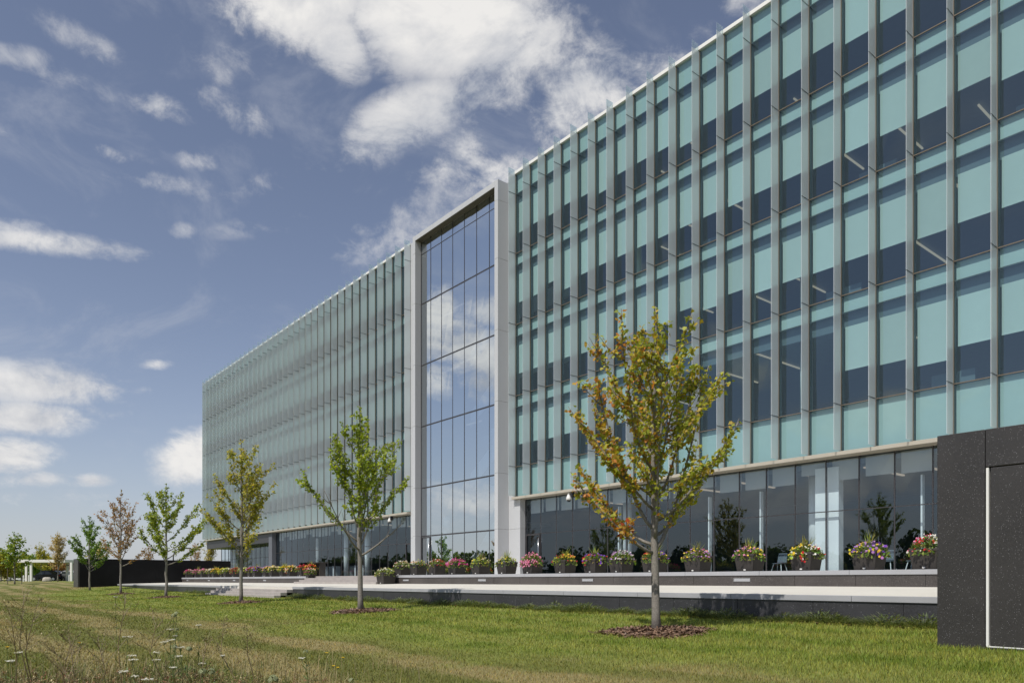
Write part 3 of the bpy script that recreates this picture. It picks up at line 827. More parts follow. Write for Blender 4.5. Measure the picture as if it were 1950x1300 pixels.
specs = [
 (1768, ['white', 'pink', 'red', 'white'], 'dark pot of white, pink and red flowers closest to the granite wall', dict(tall=.10, spike=False, full=1.15)),
 (1655, ['violet', 'yellow', 'lilac'], 'dark pot of purple and yellow petunias with a green spike beside the white pier', dict(spike=True, trail=3, full=1.2)),
 (1535, ['yellow', 'white', 'red', 'lime'], 'dark pot of yellow flowers with white and red blooms, left of the white pier', dict(trail=2, spike=True)),
 (1428, ['lilac', 'pink', 'yellow', 'lilac'], 'dark pot of lilac petunias round yellow ones with a tall spiky grass', dict(spike=True)),
 (1329, ['yellow', 'lilac', 'pink'], 'dark pot half yellow and half lilac, just right of the biggest tree', dict(spike=True)),
 (1247, ['red', 'yellow', 'violet', 'lime'], 'dark pot of mixed red, yellow and violet partly hidden by the biggest tree trunk', dict(spike=True)),
 (1183, ['white', 'lilac', 'lilac'], 'dark pot of lilac flowers topped with white, just left of the biggest tree', dict(tall=.06)),
 (1133, ['red', 'violet', 'violet', 'lime'], 'dark pot with red blooms above trailing violet petunias', dict(spike=True, trail=3)),
 (1076, ['yellow', 'red', 'red'], 'dark pot of yellow and scarlet flowers with a fan of spiky grass', dict(spike=True)),
 (1014, ['pink', 'pink', 'pink'], 'dark pot smothered in trailing pink petunias by the side door', dict(trail=12, tall=.10, full=1.1)),
 (965, ['lime', 'yellow'], 'dark pot of sparse lime plants with a spike below the metal portal', dict(spike=True, full=.55)),
 (915, ['lime', 'cream', 'yellow'], 'dark pot of low yellow green plants before the right of the atrium window', dict(spike=True, full=.7)),
 (870, ['magenta', 'magenta', 'pink'], 'dark pot of hot pink flowers trailing on one side before the atrium window', dict(trail=4)),
 (832, ['red', 'crimson', 'white'], 'dark pot of deep red flowers with some white before the atrium door', dict()),
 (797, ['lime', 'cream', 'orange'], 'dark pot of faded tan and lime foliage below the portal left post', dict(full=.5)),
 (767, ['red', 'white', 'cream'], 'dark pot of red and cream flowers, leftmost on the right hand plinth', dict()),
]
for i, (u, cols, lab, kw) in enumerate(specs):
    pot(X_at(u, YPOT), YPOT, ZP, lab, cols, 100 + i, **kw)
zt = ZT0 + (ZT1 - ZT0) * (YP - .65 - YT) / (YP - YT)
pot(X_at(735, YP - .5) + .1, YP - .55, zt, 'dark pot of white flowers standing low beside the right end of the upper steps', ['white', 'cream', 'white', 'lime'], 140, s=.8, h=.6)
zs_ = ZT0 + (ZT1 - ZT0) * (18.4 - YT) / (YP - YT)
pot(SX0 + .45, YP - .05, zs_ + (ZP - zs_) * .75, 'dark pot of magenta and white flowers standing on the upper steps', ['magenta', 'white', 'yellow', 'pink'], 141, s=.5, h=.42, full=1.1)
left = [(360, ['magenta', 'white'], 'magenta and white, leftmost of the left row'), (374, ['pink', 'magenta'], 'pink and magenta, second from the black wall'), (389, ['cream', 'pink'], 'cream and pink, third from the black wall'),
        (400, ['white', 'cream'], 'white and cream, fourth from the black wall'), (411, ['yellow', 'orange'], 'yellow and orange, fifth from the black wall'), (423, ['yellow', 'lime'], 'bright yellow trailing plants in the left row'),
        (434, ['white', 'cream', 'lime'], 'white and lime flowers in the left row'), (446, ['crimson', 'red', 'cream'], 'crimson trailing flowers left of the olive tree trunk'), (464, ['cream', 'lime'], 'faded cream plants behind the olive tree trunk'),
        (476, ['lilac', 'red'], 'lilac and red flowers right of the olive tree trunk'), (490, ['yellow', 'violet', 'lilac'], 'purple and yellow flowers in the left row'), (506, ['yellow', 'lilac'], 'golden yellow flowers with lilac in the left row'),
        (522, ['cream', 'yellow'], 'cream and pale yellow flowers in the left row'), (538, ['lime', 'yellow'], 'lime foliage with few yellow flowers in the left row'), (556, ['white', 'red', 'yellow'], 'white and red flowers over long trailing yellow, near the upper steps'),
        (574, ['crimson', 'red'], 'solid crimson red flowers near the upper steps'), (592, ['red', 'yellow', 'orange'], 'red and yellow flowers, rightmost of the left row')]
for i, (u, cols, lab) in enumerate(left):
    pot(X_at(u, YPOT), YPOT + (.15 if i % 2 else 0), ZP, 'dark pot of ' + lab, cols, 200 + i, spike=(i % 3 == 1), trail=10 if u in (423, 556) else (4 if u in (374, 446) else 0), s=.66, bl=1.5)

# ------------------------------------------------------------------ trees
MAPLE = [(0, -.05), (.18, .05), (.42, -.02), (.36, .2), (.6, .42), (.3, .48), (.26, .6), (.0, 1.0), (-.26, .6), (-.3, .48), (-.6, .42), (-.36, .2), (-.42, -.02), (-.18, .05)]
OVAL = [(0, 0), (.34, .3), (.28, .7), (0, 1), (-.28, .7), (-.34, .3)]
def make_tree(name, label, base, H, hb, reach, seed, palette, per_m=34, leaf=.105, n_prim=19, r0=.09, shape=MAPLE, bias=None, group=None,
              up=1.0, bare=0.0, jit=.05, stakes=False, bark='bark', leaders=3, gap=0.0):
    r = random.Random(seed)
    x0, y0, z0 = base
    t = thing(name, label, 'tree', base, group)
    V = Vector
    trunk = []; n = 14; ang = r.uniform(0, 6.28); wob = [V((r.gauss(0, 1), r.gauss(0, 1), 0)) * .012 * H / 6 for _ in range(n + 1)]
    p = V(base)
    for k in range(n + 1):
        q = k / n
        trunk.append(V((x0, y0, z0 - .05)) + V((math.cos(ang), math.sin(ang), 0)) * .05 * math.sin(q * 3) + wob[k] * (1 if k > 1 else 0) + V((0, 0, q * H)))
    def trad(z):
        q = max(0, min(1, z / H)); return r0 * (1 - q) ** .8 * (1 if q > .03 else 1.25) + .008
    wood = MB(); wood.tube(trunk, [trad(k / n * H) for k in range(n + 1)], 10)
    limbs = MB(); lf = MB()
    tw = []                                    # (points, leaf weight)
    def at_h(h):
        k = min(n - 1, int(h / H * n)); f = h / H * n - k
        return trunk[k].lerp(trunk[k + 1], f)
    def limb(p0, az, horiz, rise, rad, depth):
        pts = []; m = 7; ja = r.gauss(0, .25); jb = r.uniform(1.15, 1.55)
        for k in range(m + 1):
            q = k / m; a2 = az + ja * q
            pts.append(p0 + V((math.cos(a2) * horiz * q, math.sin(a2) * horiz * q, rise * (q ** jb))) + V((r.gauss(0, 1), r.gauss(0, 1), r.gauss(0, 1))) * jit * q * .5 * (horiz + rise) * .22)
        limbs.tube(pts, [rad * (1 - .85 * k / m) + .0025 for k in range(m + 1)], 5 if depth else 6)
        return pts
    ga = r.uniform(0, 6.28)
    for i in range(n_prim):
        s = (i + r.uniform(-.3, .3)) / n_prim; s = max(0, min(.96, s))
        h = hb + (H * .90 - hb) * s ** 1.25
        env = min(1, .9 + .6 * s) * (1 if s < .25 else ((1 - s) / .75) ** .85) + .05
        hz = reach * env * r.uniform(.74, 1.14); az = ga + i * 2.4 + r.gauss(0, .3)
        rs = hz * (.62 + .95 * s) * up * r.uniform(.8, 1.2) + .12
        if i < leaders * 2 and i % 2 == 1 and leaders:            # some limbs shoot up beside the leader
            hz *= .55; rs = (H - h) * r.uniform(.55, .8)
        rad = max(.009, trad(h) * .5)
        pts = limb(at_h(h), az, hz, rs, rad, 0)
        no_leaf = r.random() < bare and s < .25
        if not no_leaf: tw.append((pts, .25 if s < .3 else .15))
        L = math.hypot(hz, rs); ns = max(2, int(L * 3.0))
        for k in range(ns):
            q = r.uniform(.28, .97); kk = min(6, int(q * 7)); pp = pts[kk].lerp(pts[kk + 1], q * 7 - kk)
            a2 = az + r.choice((-1, 1)) * r.uniform(.4, 1.2); l2 = L * r.uniform(.16, .36) * (1.15 - .5 * q)
            p2 = limb(pp, a2, l2 * r.uniform(.55, .85), l2 * r.uniform(.35, .85) * up, max(.0045, rad * .35), 1)
            if not no_leaf and r.random() > gap: tw.append((p2, .08))
    tw.append((trunk[int(n * .62):], .0))
    for pts, q0 in tw:
        L = sum((pts[k + 1] - pts[k]).length for k in range(len(pts) - 1)); cnt = int(L * per_m * r.uniform(.7, 1.3)) + 2
        for _ in range(cnt):
            q = q0 + (1 - q0) * r.random() ** .8; f = q * (len(pts) - 1); k = min(len(pts) - 2, int(f)); pp = pts[k].lerp(pts[k + 1], f - k)
            off = V((r.gauss(0, 1), r.gauss(0, 1), r.gauss(-.15, .8))) * leaf * .50
            pp = pp + off
            nrm = V((r.gauss(0, .7), r.gauss(-.25, .7), r.gauss(.65, .55))).normalized()
            tip = V((off.x, off.y, off.z - .09)) + V((r.gauss(0, .05), r.gauss(0, .05), 0))
            e = nrm.cross(tip)
            if e.length < 1e-5: continue
            e.normalize(); g = e.cross(nrm); sz = leaf * r.uniform(.65, 1.2)
            cc = palette[min(len(palette) - 1, int(r.random() ** 1.15 * len(palette)))]
            if bias:
                w = bias(pp.x - x0, pp.y - y0, (pp.z - z0) / H)
                if r.random() < w[0]: cc = r.choice(w[1])
            b_ = r.uniform(.72, 1.25); fold = r.uniform(-.25, .1)
            lf.face([pp + e * (a * sz) + g * (b * sz) + nrm * (abs(a) * fold * sz) for a, b in shape], 0, [min(1, v * b_) for v in cc])
    wood.build('trunk', M[bark], t, True)
    limbs.build('branches', M['bark'] if bark == 'bark' else M['bark_dark'], t, True)
    lf.build('crown', M['leaf'], t, attr=True)
    if stakes:
        for sx in (-1, 1):
            b = MB(); px = x0 + sx * .75 * SA; py = y0 + sx * .75 * CA
            b.tube([(px, py, z0 - .2), (px, py, z0 + 1.7)], .035, 6); b.build('stake', M['bark_dark'], t)
    return t
G1 = [(.22, .25, .03), (.28, .29, .035), (.17, .21, .022), (.33, .30, .04), (.34, .25, .035)]
ORG_ = [(.36, .20, .04), (.40, .16, .03), (.33, .22, .04)]
G2 = [(.22, .27, .025), (.17, .23, .02), (.28, .31, .03), (.13, .18, .018)]
G3 = [(.24, .24, .035), (.29, .27, .04), (.18, .20, .03), (.32, .26, .05)]
G4 = [(.16, .22, .025), (.21, .25, .03), (.25, .26, .03), (.11, .16, .02)]
G5 = [(.25, .125, .06), (.21, .13, .05), (.28, .17, .07), (.19, .15, .05)]
G6 = [(.10, .18, .025), (.14, .22, .03), (.08, .14, .02)]
YR = 10.6
def row(u, dy=0.0): x = X_at(u, YR + dy); return (x, YR + dy, float(ground(x, YR + dy)))
T1, T2, T3, T4, T5, T6 = row(1250), row(687), row(459), row(316), row(230), row(171, .1)
TREES += [(T1[0] , T1[1], .95), (T2[0], T2[1], .95), (T3[0], T3[1], .85), (T4[0], T4[1], .8), (T5[0], T5[1], .8), (T6[0], T6[1], .6)]
def bias1(dx, dy, q):
    side = -(dx * SA + dy * CA)                       # towards the left of the view
    w = .14 + .28 * max(-.6, min(1, side)) + (.35 if q < .34 else 0)
    return (w, ORG_ + ([(.30, .06, .02)] if q < .36 else []))
grp = 'young maple trees in a row on the lawn'
make_tree('maple_tree', 'largest young maple, yellow green turning orange, on the lawn at right', T1, 6.05, 1.5, 1.82, 29, G1, 58, .078, 28, .075, bias=bias1, group=grp, leaders=6, up=1.15, gap=.12)
make_tree('maple_tree', 'bright green young maple with bare low twigs, left of the entrance portal', T2, 6.35, 1.75, 1.6, 38, G2, 58, .082, 25, .078, group=grp, bare=.45, leaders=4, gap=.05, up=1.15)
make_tree('maple_tree', 'olive green young maple before the lower steps with one long low branch', T3, 6.95, 1.85, 1.65, 43, G3, 40, .10, 25, .07, group=grp, leaders=4, up=1.15, gap=.12)
make_tree('maple_tree', 'yellow green young maple between the rust red tree and the olive one', T4, 6.25, 1.8, 1.85, 57, G4, 44, .11, 20, .07, group=grp, leaders=1, gap=.2)
make_tree('maple_tree', 'rust red young maple in front of the black granite wall', T5, 7.0, 1.9, 1.75, 61, G5, 24, .10, 24, .07, group=grp, leaders=4, gap=.25)
make_tree('maple_tree', 'dark green young maple at the end of the black granite wall, leftmost of the row', T6, 5.9, 1.5, 1.6, 74, G6, 44, .12, 19, .07, group=grp, leaders=1)
# bark mulch round the trunks
def mulch(base, rad, lab, seed, n):
    r = random.Random(seed); x0, y0, z0 = base; b = MB()
    for ring in range(6):
        ra, rb = rad * ring / 6, rad * (ring + 1) / 6
        for j in range(28):
            def P(rr, jj):
                an = 2 * PI * jj / 28; k = rr * (1 + .12 * math.sin(3 * an + x0) + .06 * math.sin(7 * an))
                px, py = x0 + k * math.cos(an), y0 + k * math.sin(an)
                return (px, py, float(ground(px, py)) + .012 + .075 * (1 - (rr / rad) ** 2))
            pts = [P(ra, j), P(rb, j), P(rb, j + 1), P(ra, j + 1)]
            if ring == 0: pts = [P(0, 0), P(rb, j), P(rb, j + 1)]
            b.face(pts, 0, (.11, .062, .038))
    for _ in range(n):
        q = math.sqrt(r.random()) * 1.02 + abs(r.gauss(0, .07)); an = r.uniform(0, 2 * PI); k = rad * q * (1 + .12 * math.sin(3 * an + x0) + .06 * math.sin(7 * an))
        px, py = x0 + k * math.cos(an), y0 + k * math.sin(an); pz = float(ground(px, py)) + .02 + .08 * max(0, 1 - q * q)
        d = Vector((r.gauss(0, 1), r.gauss(0, 1), r.gauss(0, .35))).normalized() * r.uniform(.025, .07); s = d.cross(Vector((r.gauss(0, .5), r.gauss(0, .5), 1))).normalized() * r.uniform(.008, .02)
        p = Vector((px, py, pz)); k = r.uniform(.5, 1.6)
        b.face([p - d - s, p - d + s, p + d + s, p + d - s], 0, (.17 * k, .105 * k, .068 * k))
    tag(b.build('mulch_ring', M['chip'], attr=True), lab, 'mulch', 'mulch rings under the maples')
mulch(T1, .95, 'round bed of brown bark mulch under the largest maple', 1, 1500)
mulch(T2, .95, 'round bed of brown bark mulch under the bright green maple', 2, 1200)
mulch(T3, .85, 'thin ring of bark mulch under the olive maple by the steps', 3, 700)
mulch(T4, .8, 'thin ring of bark mulch under the yellow green maple', 4, 500)
mulch(T5, .8, 'thin ring of bark mulch under the rust red maple', 5, 400)
make_grass()

# juniper and mulch along the foot of the terrace wall
def juniper():
    r = random.Random(9); b = MB(); mu = MB()
    x = -70.0
    while x < XE1 - .3:
        x += r.uniform(.35, 1.5)
        if SX0 - .4 < x < SX1 + .5 or x < -50: continue
        t_ = -x
        y = YT - r.uniform(.2, .55); z = float(ground(x, y)); s = r.uniform(.30, .55); far = t_ > 35
        for _ in range(int((420 if not far else 120) * s / .3)):
            an = r.uniform(0, 2 * PI); q = math.sqrt(r.random()); p = Vector((x + 1.5 * s * q * math.cos(an), min(YT - .03, y + .8 * s * q * math.sin(an)), z + .02 + r.random() * .45 * s * (1.1 - q)))
            d = Vector((math.cos(an), math.sin(an) * .7, r.uniform(.1, .8))).normalized() * r.uniform(.05, .12); w = d.cross(Vector((0, 0, 1))).normalized() * .016 * (2 if far else 1)
            k = r.uniform(.6, 1.4); c = (.085 * k, .11 * k, .05 * k) if r.random() < .8 else (.15 * k, .16 * k, .08 * k)
            e = p + d; e.y = min(e.y, YT - .02)
            b.face([p - w, p + w, e], 0, c)
        for _ in range(26):
            px = x + r.gauss(0, .6); py = YT - r.uniform(.05, .75); pz = float(ground(px, py)) + .012
            if SX0 - .1 < px < SX1 + .1 or px > XE1 - .05: continue
            d = Vector((r.gauss(0, 1), r.gauss(0, 1), .1)).normalized() * r.uniform(.03, .07); w = Vector((-d.y, d.x, 0)).normalized() * .02; p = Vector((px, py, pz + r.random() * .03)); k = r.uniform(.5, 1.5)
            if p.y + .08 > YT: p.y -= .1
            b.face([p - d - w, p - d + w, p + d + w, p + d - w], 0, (.14 * k, .085 * k, .055 * k))
    tag(b.build('ground_cover', M['leaf'], attr=True), 'low creeping juniper and bark along the foot of the terrace wall', 'ground cover', kind='stuff')
juniper()

# ------------------------------------------------------------------ weeds in the foreground, lower left
def ground_hit(u, v):
    D = 8.0
    for _ in range(40):
        p = W(u, D, 0); g = float(ground(p.x, p.y)); D = .5 * D + .5 * (EYE - g) * F / max(5, v - 1105)
    p = W(u, D, 0); return Vector((p.x, p.y, float(ground(p.x, p.y)))), D
def umbel(u, v, D, seed, size=.05, seedhead=False):
    r = random.Random(seed)
    top = W(u, D, z_at(v, D)); g = Vector((top.x + r.gauss(0, .05), top.y + r.gauss(0, .05), 0)); g.z = float(ground(g.x, g.y))
    if top.z - g.z < .08: top.z = g.z + .12
    if seedhead: t = thing('seed_head', 'pale green curled seed head of wild carrot on a thin stem in the weedy foreground', 'wildflower', g, 'wild carrot seed heads')
    else: t = thing('wild_carrot', 'flat white wild carrot flower on a thin green stem in the weedy foreground', 'wildflower', g, 'wild carrot flowers')
    b = MB(); mid = g.lerp(top, .5) + Vector((r.gauss(0, .02), r.gauss(0, .02), 0))
    hub = top - Vector((0, 0, .03))
    b.tube([g, mid, hub], [.0045, .0035, .003], 5, 0, (.16, .19, .06))
    for k in range(5):
        q = r.uniform(.15, .75); p = g.lerp(mid, q * 2) if q < .5 else mid.lerp(hub, q * 2 - 1)
        d = Vector((r.gauss(0, 1), r.gauss(0, 1), .6)).normalized() * r.uniform(.04, .10); w = d.cross(Vector((0, 0, 1))).normalized() * .010
        b.face([p, p + d * .5 + w, p + d, p + d * .5 - w], 0, (.11, .16, .045))
    b.build('stem', M['stalk'], t, attr=True)
    f = MB()
    if not seedhead:
        for k in range(34):
            an = r.uniform(0, 6.28); q = math.sqrt(r.random()) * size; p = top + Vector((math.cos(an) * q, math.sin(an) * q, .10 * q + r.gauss(0, .003)))
            if k % 3 == 0: f.tube([hub, p], .0012, 3, 0, (.25, .28, .12), False)
            s = r.uniform(.006, .012); k_ = r.uniform(.8, 1.1)
            f.face([p + Vector((math.cos(a) * s, math.sin(a) * s, r.gauss(0, .002))) for a in np.linspace(0, 6.28, 6, endpoint=False)], 0, (.74 * k_, .73 * k_, .67 * k_))
    else:
        for k in range(30):
            an = r.uniform(0, 6.28); el = r.uniform(-.2, 1.4); d = Vector((math.cos(an) * math.cos(el), math.sin(an) * math.cos(el), math.sin(el)))
            p = hub + Vector((0, 0, .012)) + d * size * .55; s = size * .28; k_ = r.uniform(.7, 1.2)
            e = d.cross(Vector((0, 0, 1))).normalized(); g2 = d.cross(e)
            f.face([p + e * s, p + g2 * s, p - e * s, p - g2 * s], 0, (.30 * k_, .33 * k_, .17 * k_))
    f.build('flower_head', M['petal'], t, attr=True)
for i, (u, v, D, s) in enumerate([(243, 1212, 7.4, .05), (323, 1198, 7.8, .035), (326, 1218, 7.4, .045), (312, 1222, 7.2, .035), (343, 1232, 7.1, .04), (251, 1248, 6.9, .04), (253, 1256, 6.6, .04),
                                  (297, 1256, 6.8, .035), (340, 1249, 6.9, .03), (298, 1242, 7.1, .03), (334, 1210, 7.7, .022), (20, 1258, 6.7, .035), (35, 1242, 7, .035), (281, 1293, 6.2, .045), (235, 1278, 6.4, .04),
                                  (257, 1287, 6.3, .035), (575, 1252, 8.0, .03), (220, 1136, 9.0, .02), (379, 1190, 8.4, .03), (424, 1248, 7.6, .025), (385, 1263, 7.0, .03), (330, 1270, 6.8, .028)]):
    umbel(u, v, D, 300 + i, s)
for i, (u, v, D, s) in enumerate([(331, 1169, 8.2, .05), (336, 1165, 8.2, .045), (337, 1195, 7.8, .035), (332, 1228, 7.2, .05), (386, 1275, 6.6, .06), (402, 1275, 6.6, .06), (520, 1290, 6.6, .08), (582, 1238, 8, .05), (669, 1292, 7, .05), (360, 1232, 7.2, .05)]):
    umbel(u, v, D, 340 + i, s, True)
def dry_weed(u, v, D, seed, spread=.18):
    r = random.Random(seed); top = W(u, D, z_at(v, D)); g = Vector((top.x + r.gauss(.0, .1), top.y + r.gauss(0, .1), 0)); g.z = float(ground(g.x, g.y))
    t = thing('dry_weed', 'tall dried brown weed with a wispy branching top in the foreground grass', 'weed', g, 'dried weeds')
    b = MB(); lean = Vector((r.gauss(0, .06), r.gauss(0, .06), 0)); mid = g.lerp(top, .5) + lean
    bc = (.22, .17, .09)
    b.tube([g, mid, top], [.006, .005, .002], 5, 0, bc)
    f = MB(); H = (top - g).length
    for k in range(16):
        q = r.uniform(.45, 1.0); p = mid.lerp(top, q * 2 - 1) if q > .5 else g.lerp(mid, q * 2)
        an = r.uniform(0, 6.28); L = spread * r.uniform(.5, 1.2) * (1.3 - q); d = Vector((math.cos(an) * L, math.sin(an) * L, L * r.uniform(.5, 1.4)))
        b.tube([p, p + d * .6 + Vector((0, 0, -.01)), p + d], [.0022, .0018, .001], 4, 0, bc, False)
        for _ in range(9):
            e = p + d * r.uniform(.35, 1.05) + Vector((r.gauss(0, .012), r.gauss(0, .012), r.gauss(0, .014))); s = r.uniform(.005, .013); k_ = r.uniform(.6, 1.3)
            dd = Vector((r.gauss(0, 1), r.gauss(0, 1), r.gauss(.5, 1))).normalized() * s; w = dd.cross(Vector((r.gauss(0, 1), .3, .2))).normalized() * s * .45
            f.face([e - dd, e + w, e + dd, e - w], 0, r.choice([(.36 * k_, .29 * k_, .15 * k_), (.25 * k_, .20 * k_, .08 * k_), (.20 * k_, .21 * k_, .07 * k_)]))
    for k in range(10):
        q = r.uniform(.08, .55); p = g.lerp(top, q); an = r.uniform(0, 6.28); d = Vector((math.cos(an), math.sin(an), r.uniform(-.2, .6))) * r.uniform(.05, .11); w = Vector((-math.sin(an), math.cos(an), 0)) * .007
        f.face([p, p + d * .5 + w, p + d, p + d * .5 - w], 0, r.choice([(.13, .15, .05), (.20, .15, .07), (.16, .08, .04)]))
    b.build('stem', M['stalk'], t, attr=True); f.build('seed_plume', M['stalk'], t, attr=True)
for i, (u, v, D, s) in enumerate([(45, 1135, 7.6, .34), (70, 1152, 7.2, .3), (240, 1140, 7.6, .30), (300, 1172, 7.6, .3), (130, 1190, 7.0, .22), (428, 1172, 7.8, .12), (20, 1170, 7, .3), (140, 1205, 6.6, .3), (395, 1215, 7.0, .25), (185, 1215, 6.8, .3), (100, 1230, 6.4, .25), (470, 1195, 8.0, .14)]):
    dry_weed(u, v, D, 400 + i, s)
def yellow_flower(u, v, D, seed):
    r = random.Random(seed); top = W(u, D, z_at(v, D)); g = Vector((top.x, top.y, float(ground(top.x, top.y))))
    if top.z < g.z + .06: top.z = g.z + .08
    t = thing('yellow_wildflower', 'small yellow wildflower on a short stem in the foreground grass', 'wildflower', g, 'yellow wildflowers')
    b = MB(); b.tube([g, top], [.003, .002], 4, 0, (.14, .18, .05)); b.build('stem', M['stalk'], t, attr=True)
    f = MB()
    for k in range(14):
        a = 2 * PI * k / 14; d = Vector((math.cos(a), math.sin(a), .5)).normalized(); w = Vector((-math.sin(a), math.cos(a), 0)) * .006
        f.face([top, top + d * .014 + w, top + d * .025, top + d * .014 - w], 0, (.80, .56, .03))
    f.build('flower_head', M['petal'], t, attr=True)
for i, (u, v, D) in enumerate([(653, 1252, 8.0), (643, 1271, 7.6), (622, 1243, 8.4), (152, 1224, 7), (14, 1232, 7), (635, 1268, 7.7)]): yellow_flower(u, v, D, 500 + i)
def undergrowth():
    r = random.Random(33); b = MB()
    cols = [(.14, .17, .05), (.19, .20, .065), (.28, .13, .07), (.24, .11, .06), (.30, .23, .11), (.11, .14, .045), (.40, .33, .18), (.34, .27, .14)]
    for _ in range(2600):
        u = r.uniform(-260, 640); D = r.uniform(5.9, 8.6) if u < 420 else r.uniform(5.9, 7.8)
        if r.random() < max(0, (u - 250) / 480): continue
        p = W(u, D, 0); p.z = float(ground(p.x, p.y)); H = r.uniform(.06, .30) * (1.0 if D < 7.2 else .6); cc = r.choice(cols)
        if (math.sin(u * .02) + math.sin(D * 2.1 + u * .011)) < -.6: H *= .5
        an = r.uniform(0, 6.28); tip = p + Vector((math.cos(an) * H * .45, math.sin(an) * H * .45, H))
        mid = p.lerp(tip, .5) + Vector((0, 0, H * .1))
        b.tube([p, mid, tip], [.0028, .0022, .001], 3, 0, [k * .9 for k in r.choice([(.20, .16, .08), cc])], False)
        for k in range(r.randint(10, 24)):
            q = r.random(); e = p.lerp(mid, q * 2) if q < .5 else mid.lerp(tip, q * 2 - 1)
            a2 = r.uniform(0, 6.28); L = r.uniform(.012, .034); d = Vector((math.cos(a2), math.sin(a2), r.uniform(-.4, .8))) * L; w = Vector((-math.sin(a2), math.cos(a2), r.gauss(0, .3))) * L * .22; k_ = r.uniform(.6, 1.4)
            b.face([e, e + d * .5 + w, e + d, e + d * .5 - w], 0, [v_ * k_ for v_ in cc])
    for _ in range(3200):                                # rank grass between them
        u = r.uniform(-260, 900); D = r.uniform(5.9, 9.5)
        if r.random() < max(0, (u - 300) / 600): continue
        p = W(u, D, 0); p.z = float(ground(p.x, p.y)) - .01; H = r.uniform(.08, .26); an = r.uniform(0, 6.28); d = Vector((math.cos(an), math.sin(an), 0)); w = Vector((-d.y, d.x, 0)) * .0035
        m_ = p + Vector((0, 0, H * .7)) + d * H * .15; e = p + Vector((0, 0, H)) + d * H * .55; k_ = r.uniform(.7, 1.3)
        c = r.choice([(.26 * k_, .21 * k_, .10 * k_), (.13 * k_, .15 * k_, .05 * k_), (.33 * k_, .28 * k_, .15 * k_)])
        b.face([p - w, p + w, m_ + w * .8, m_ - w * .8], 0, c); b.face([m_ - w * .8, m_ + w * .8, e], 0, c)
    tag(b.build('undergrowth', M['stalk'], attr=True), 'tangle of low green and reddish weeds at the lower left', 'weeds', kind='stuff')
undergrowth()

# ------------------------------------------------------------------ far left: the car park, pergola, small trees, buildings
RV = Vector((SA, CA, 0)); OV = Vector((-CA, SA, 0))          # along the car park rows / away from the road
def obox(b, c, hx, hy, z0, z1, m=0):                         # box aligned with RV / OV
    c = Vector(c); c.z = 0
    P = [c + RV * a + OV * d for a, d in ((-hx, -hy), (hx, -hy), (hx, hy), (-hx, hy))]
    b.hexa([(p.x, p.y, z0) for p in P] + [(p.x, p.y, z1) for p in P], m)
def far_ground(p): return float(ground(p.x, p.y))
def carpark():
    b = MB(); c = W(-150, 140, 0); g = far_ground(c)
    obox(b, c, 70, 22, g - .2, g + .02); struct(b.build('car_park', M['asphalt']))
carpark()
def pergola():
    D = 114; a = W(50, D, 0); c = W(137.5, D, 0); g = far_ground(a)
    t = thing('white_pergola', 'white flat roofed shelter on posts by the car park', 'shelter', (a.x, a.y, g))
    top = z_at(1065, D)
    mid = W(95, D + 2.2, 0)
    b = MB(); obox(b, mid, 3.9, 2.6, top - .42, top); b.build('roof', M['white_metal'], t)
    for u, dd in ((59.5, 0), (50.5, 3.6), (136, 0), (128, 4.2)):
        p = W(u, D + dd, 0); b = MB(); obox(b, p, .15, .15, far_ground(p) - .1, top - .425); b.build('post', M['white_metal'], t)
pergola()
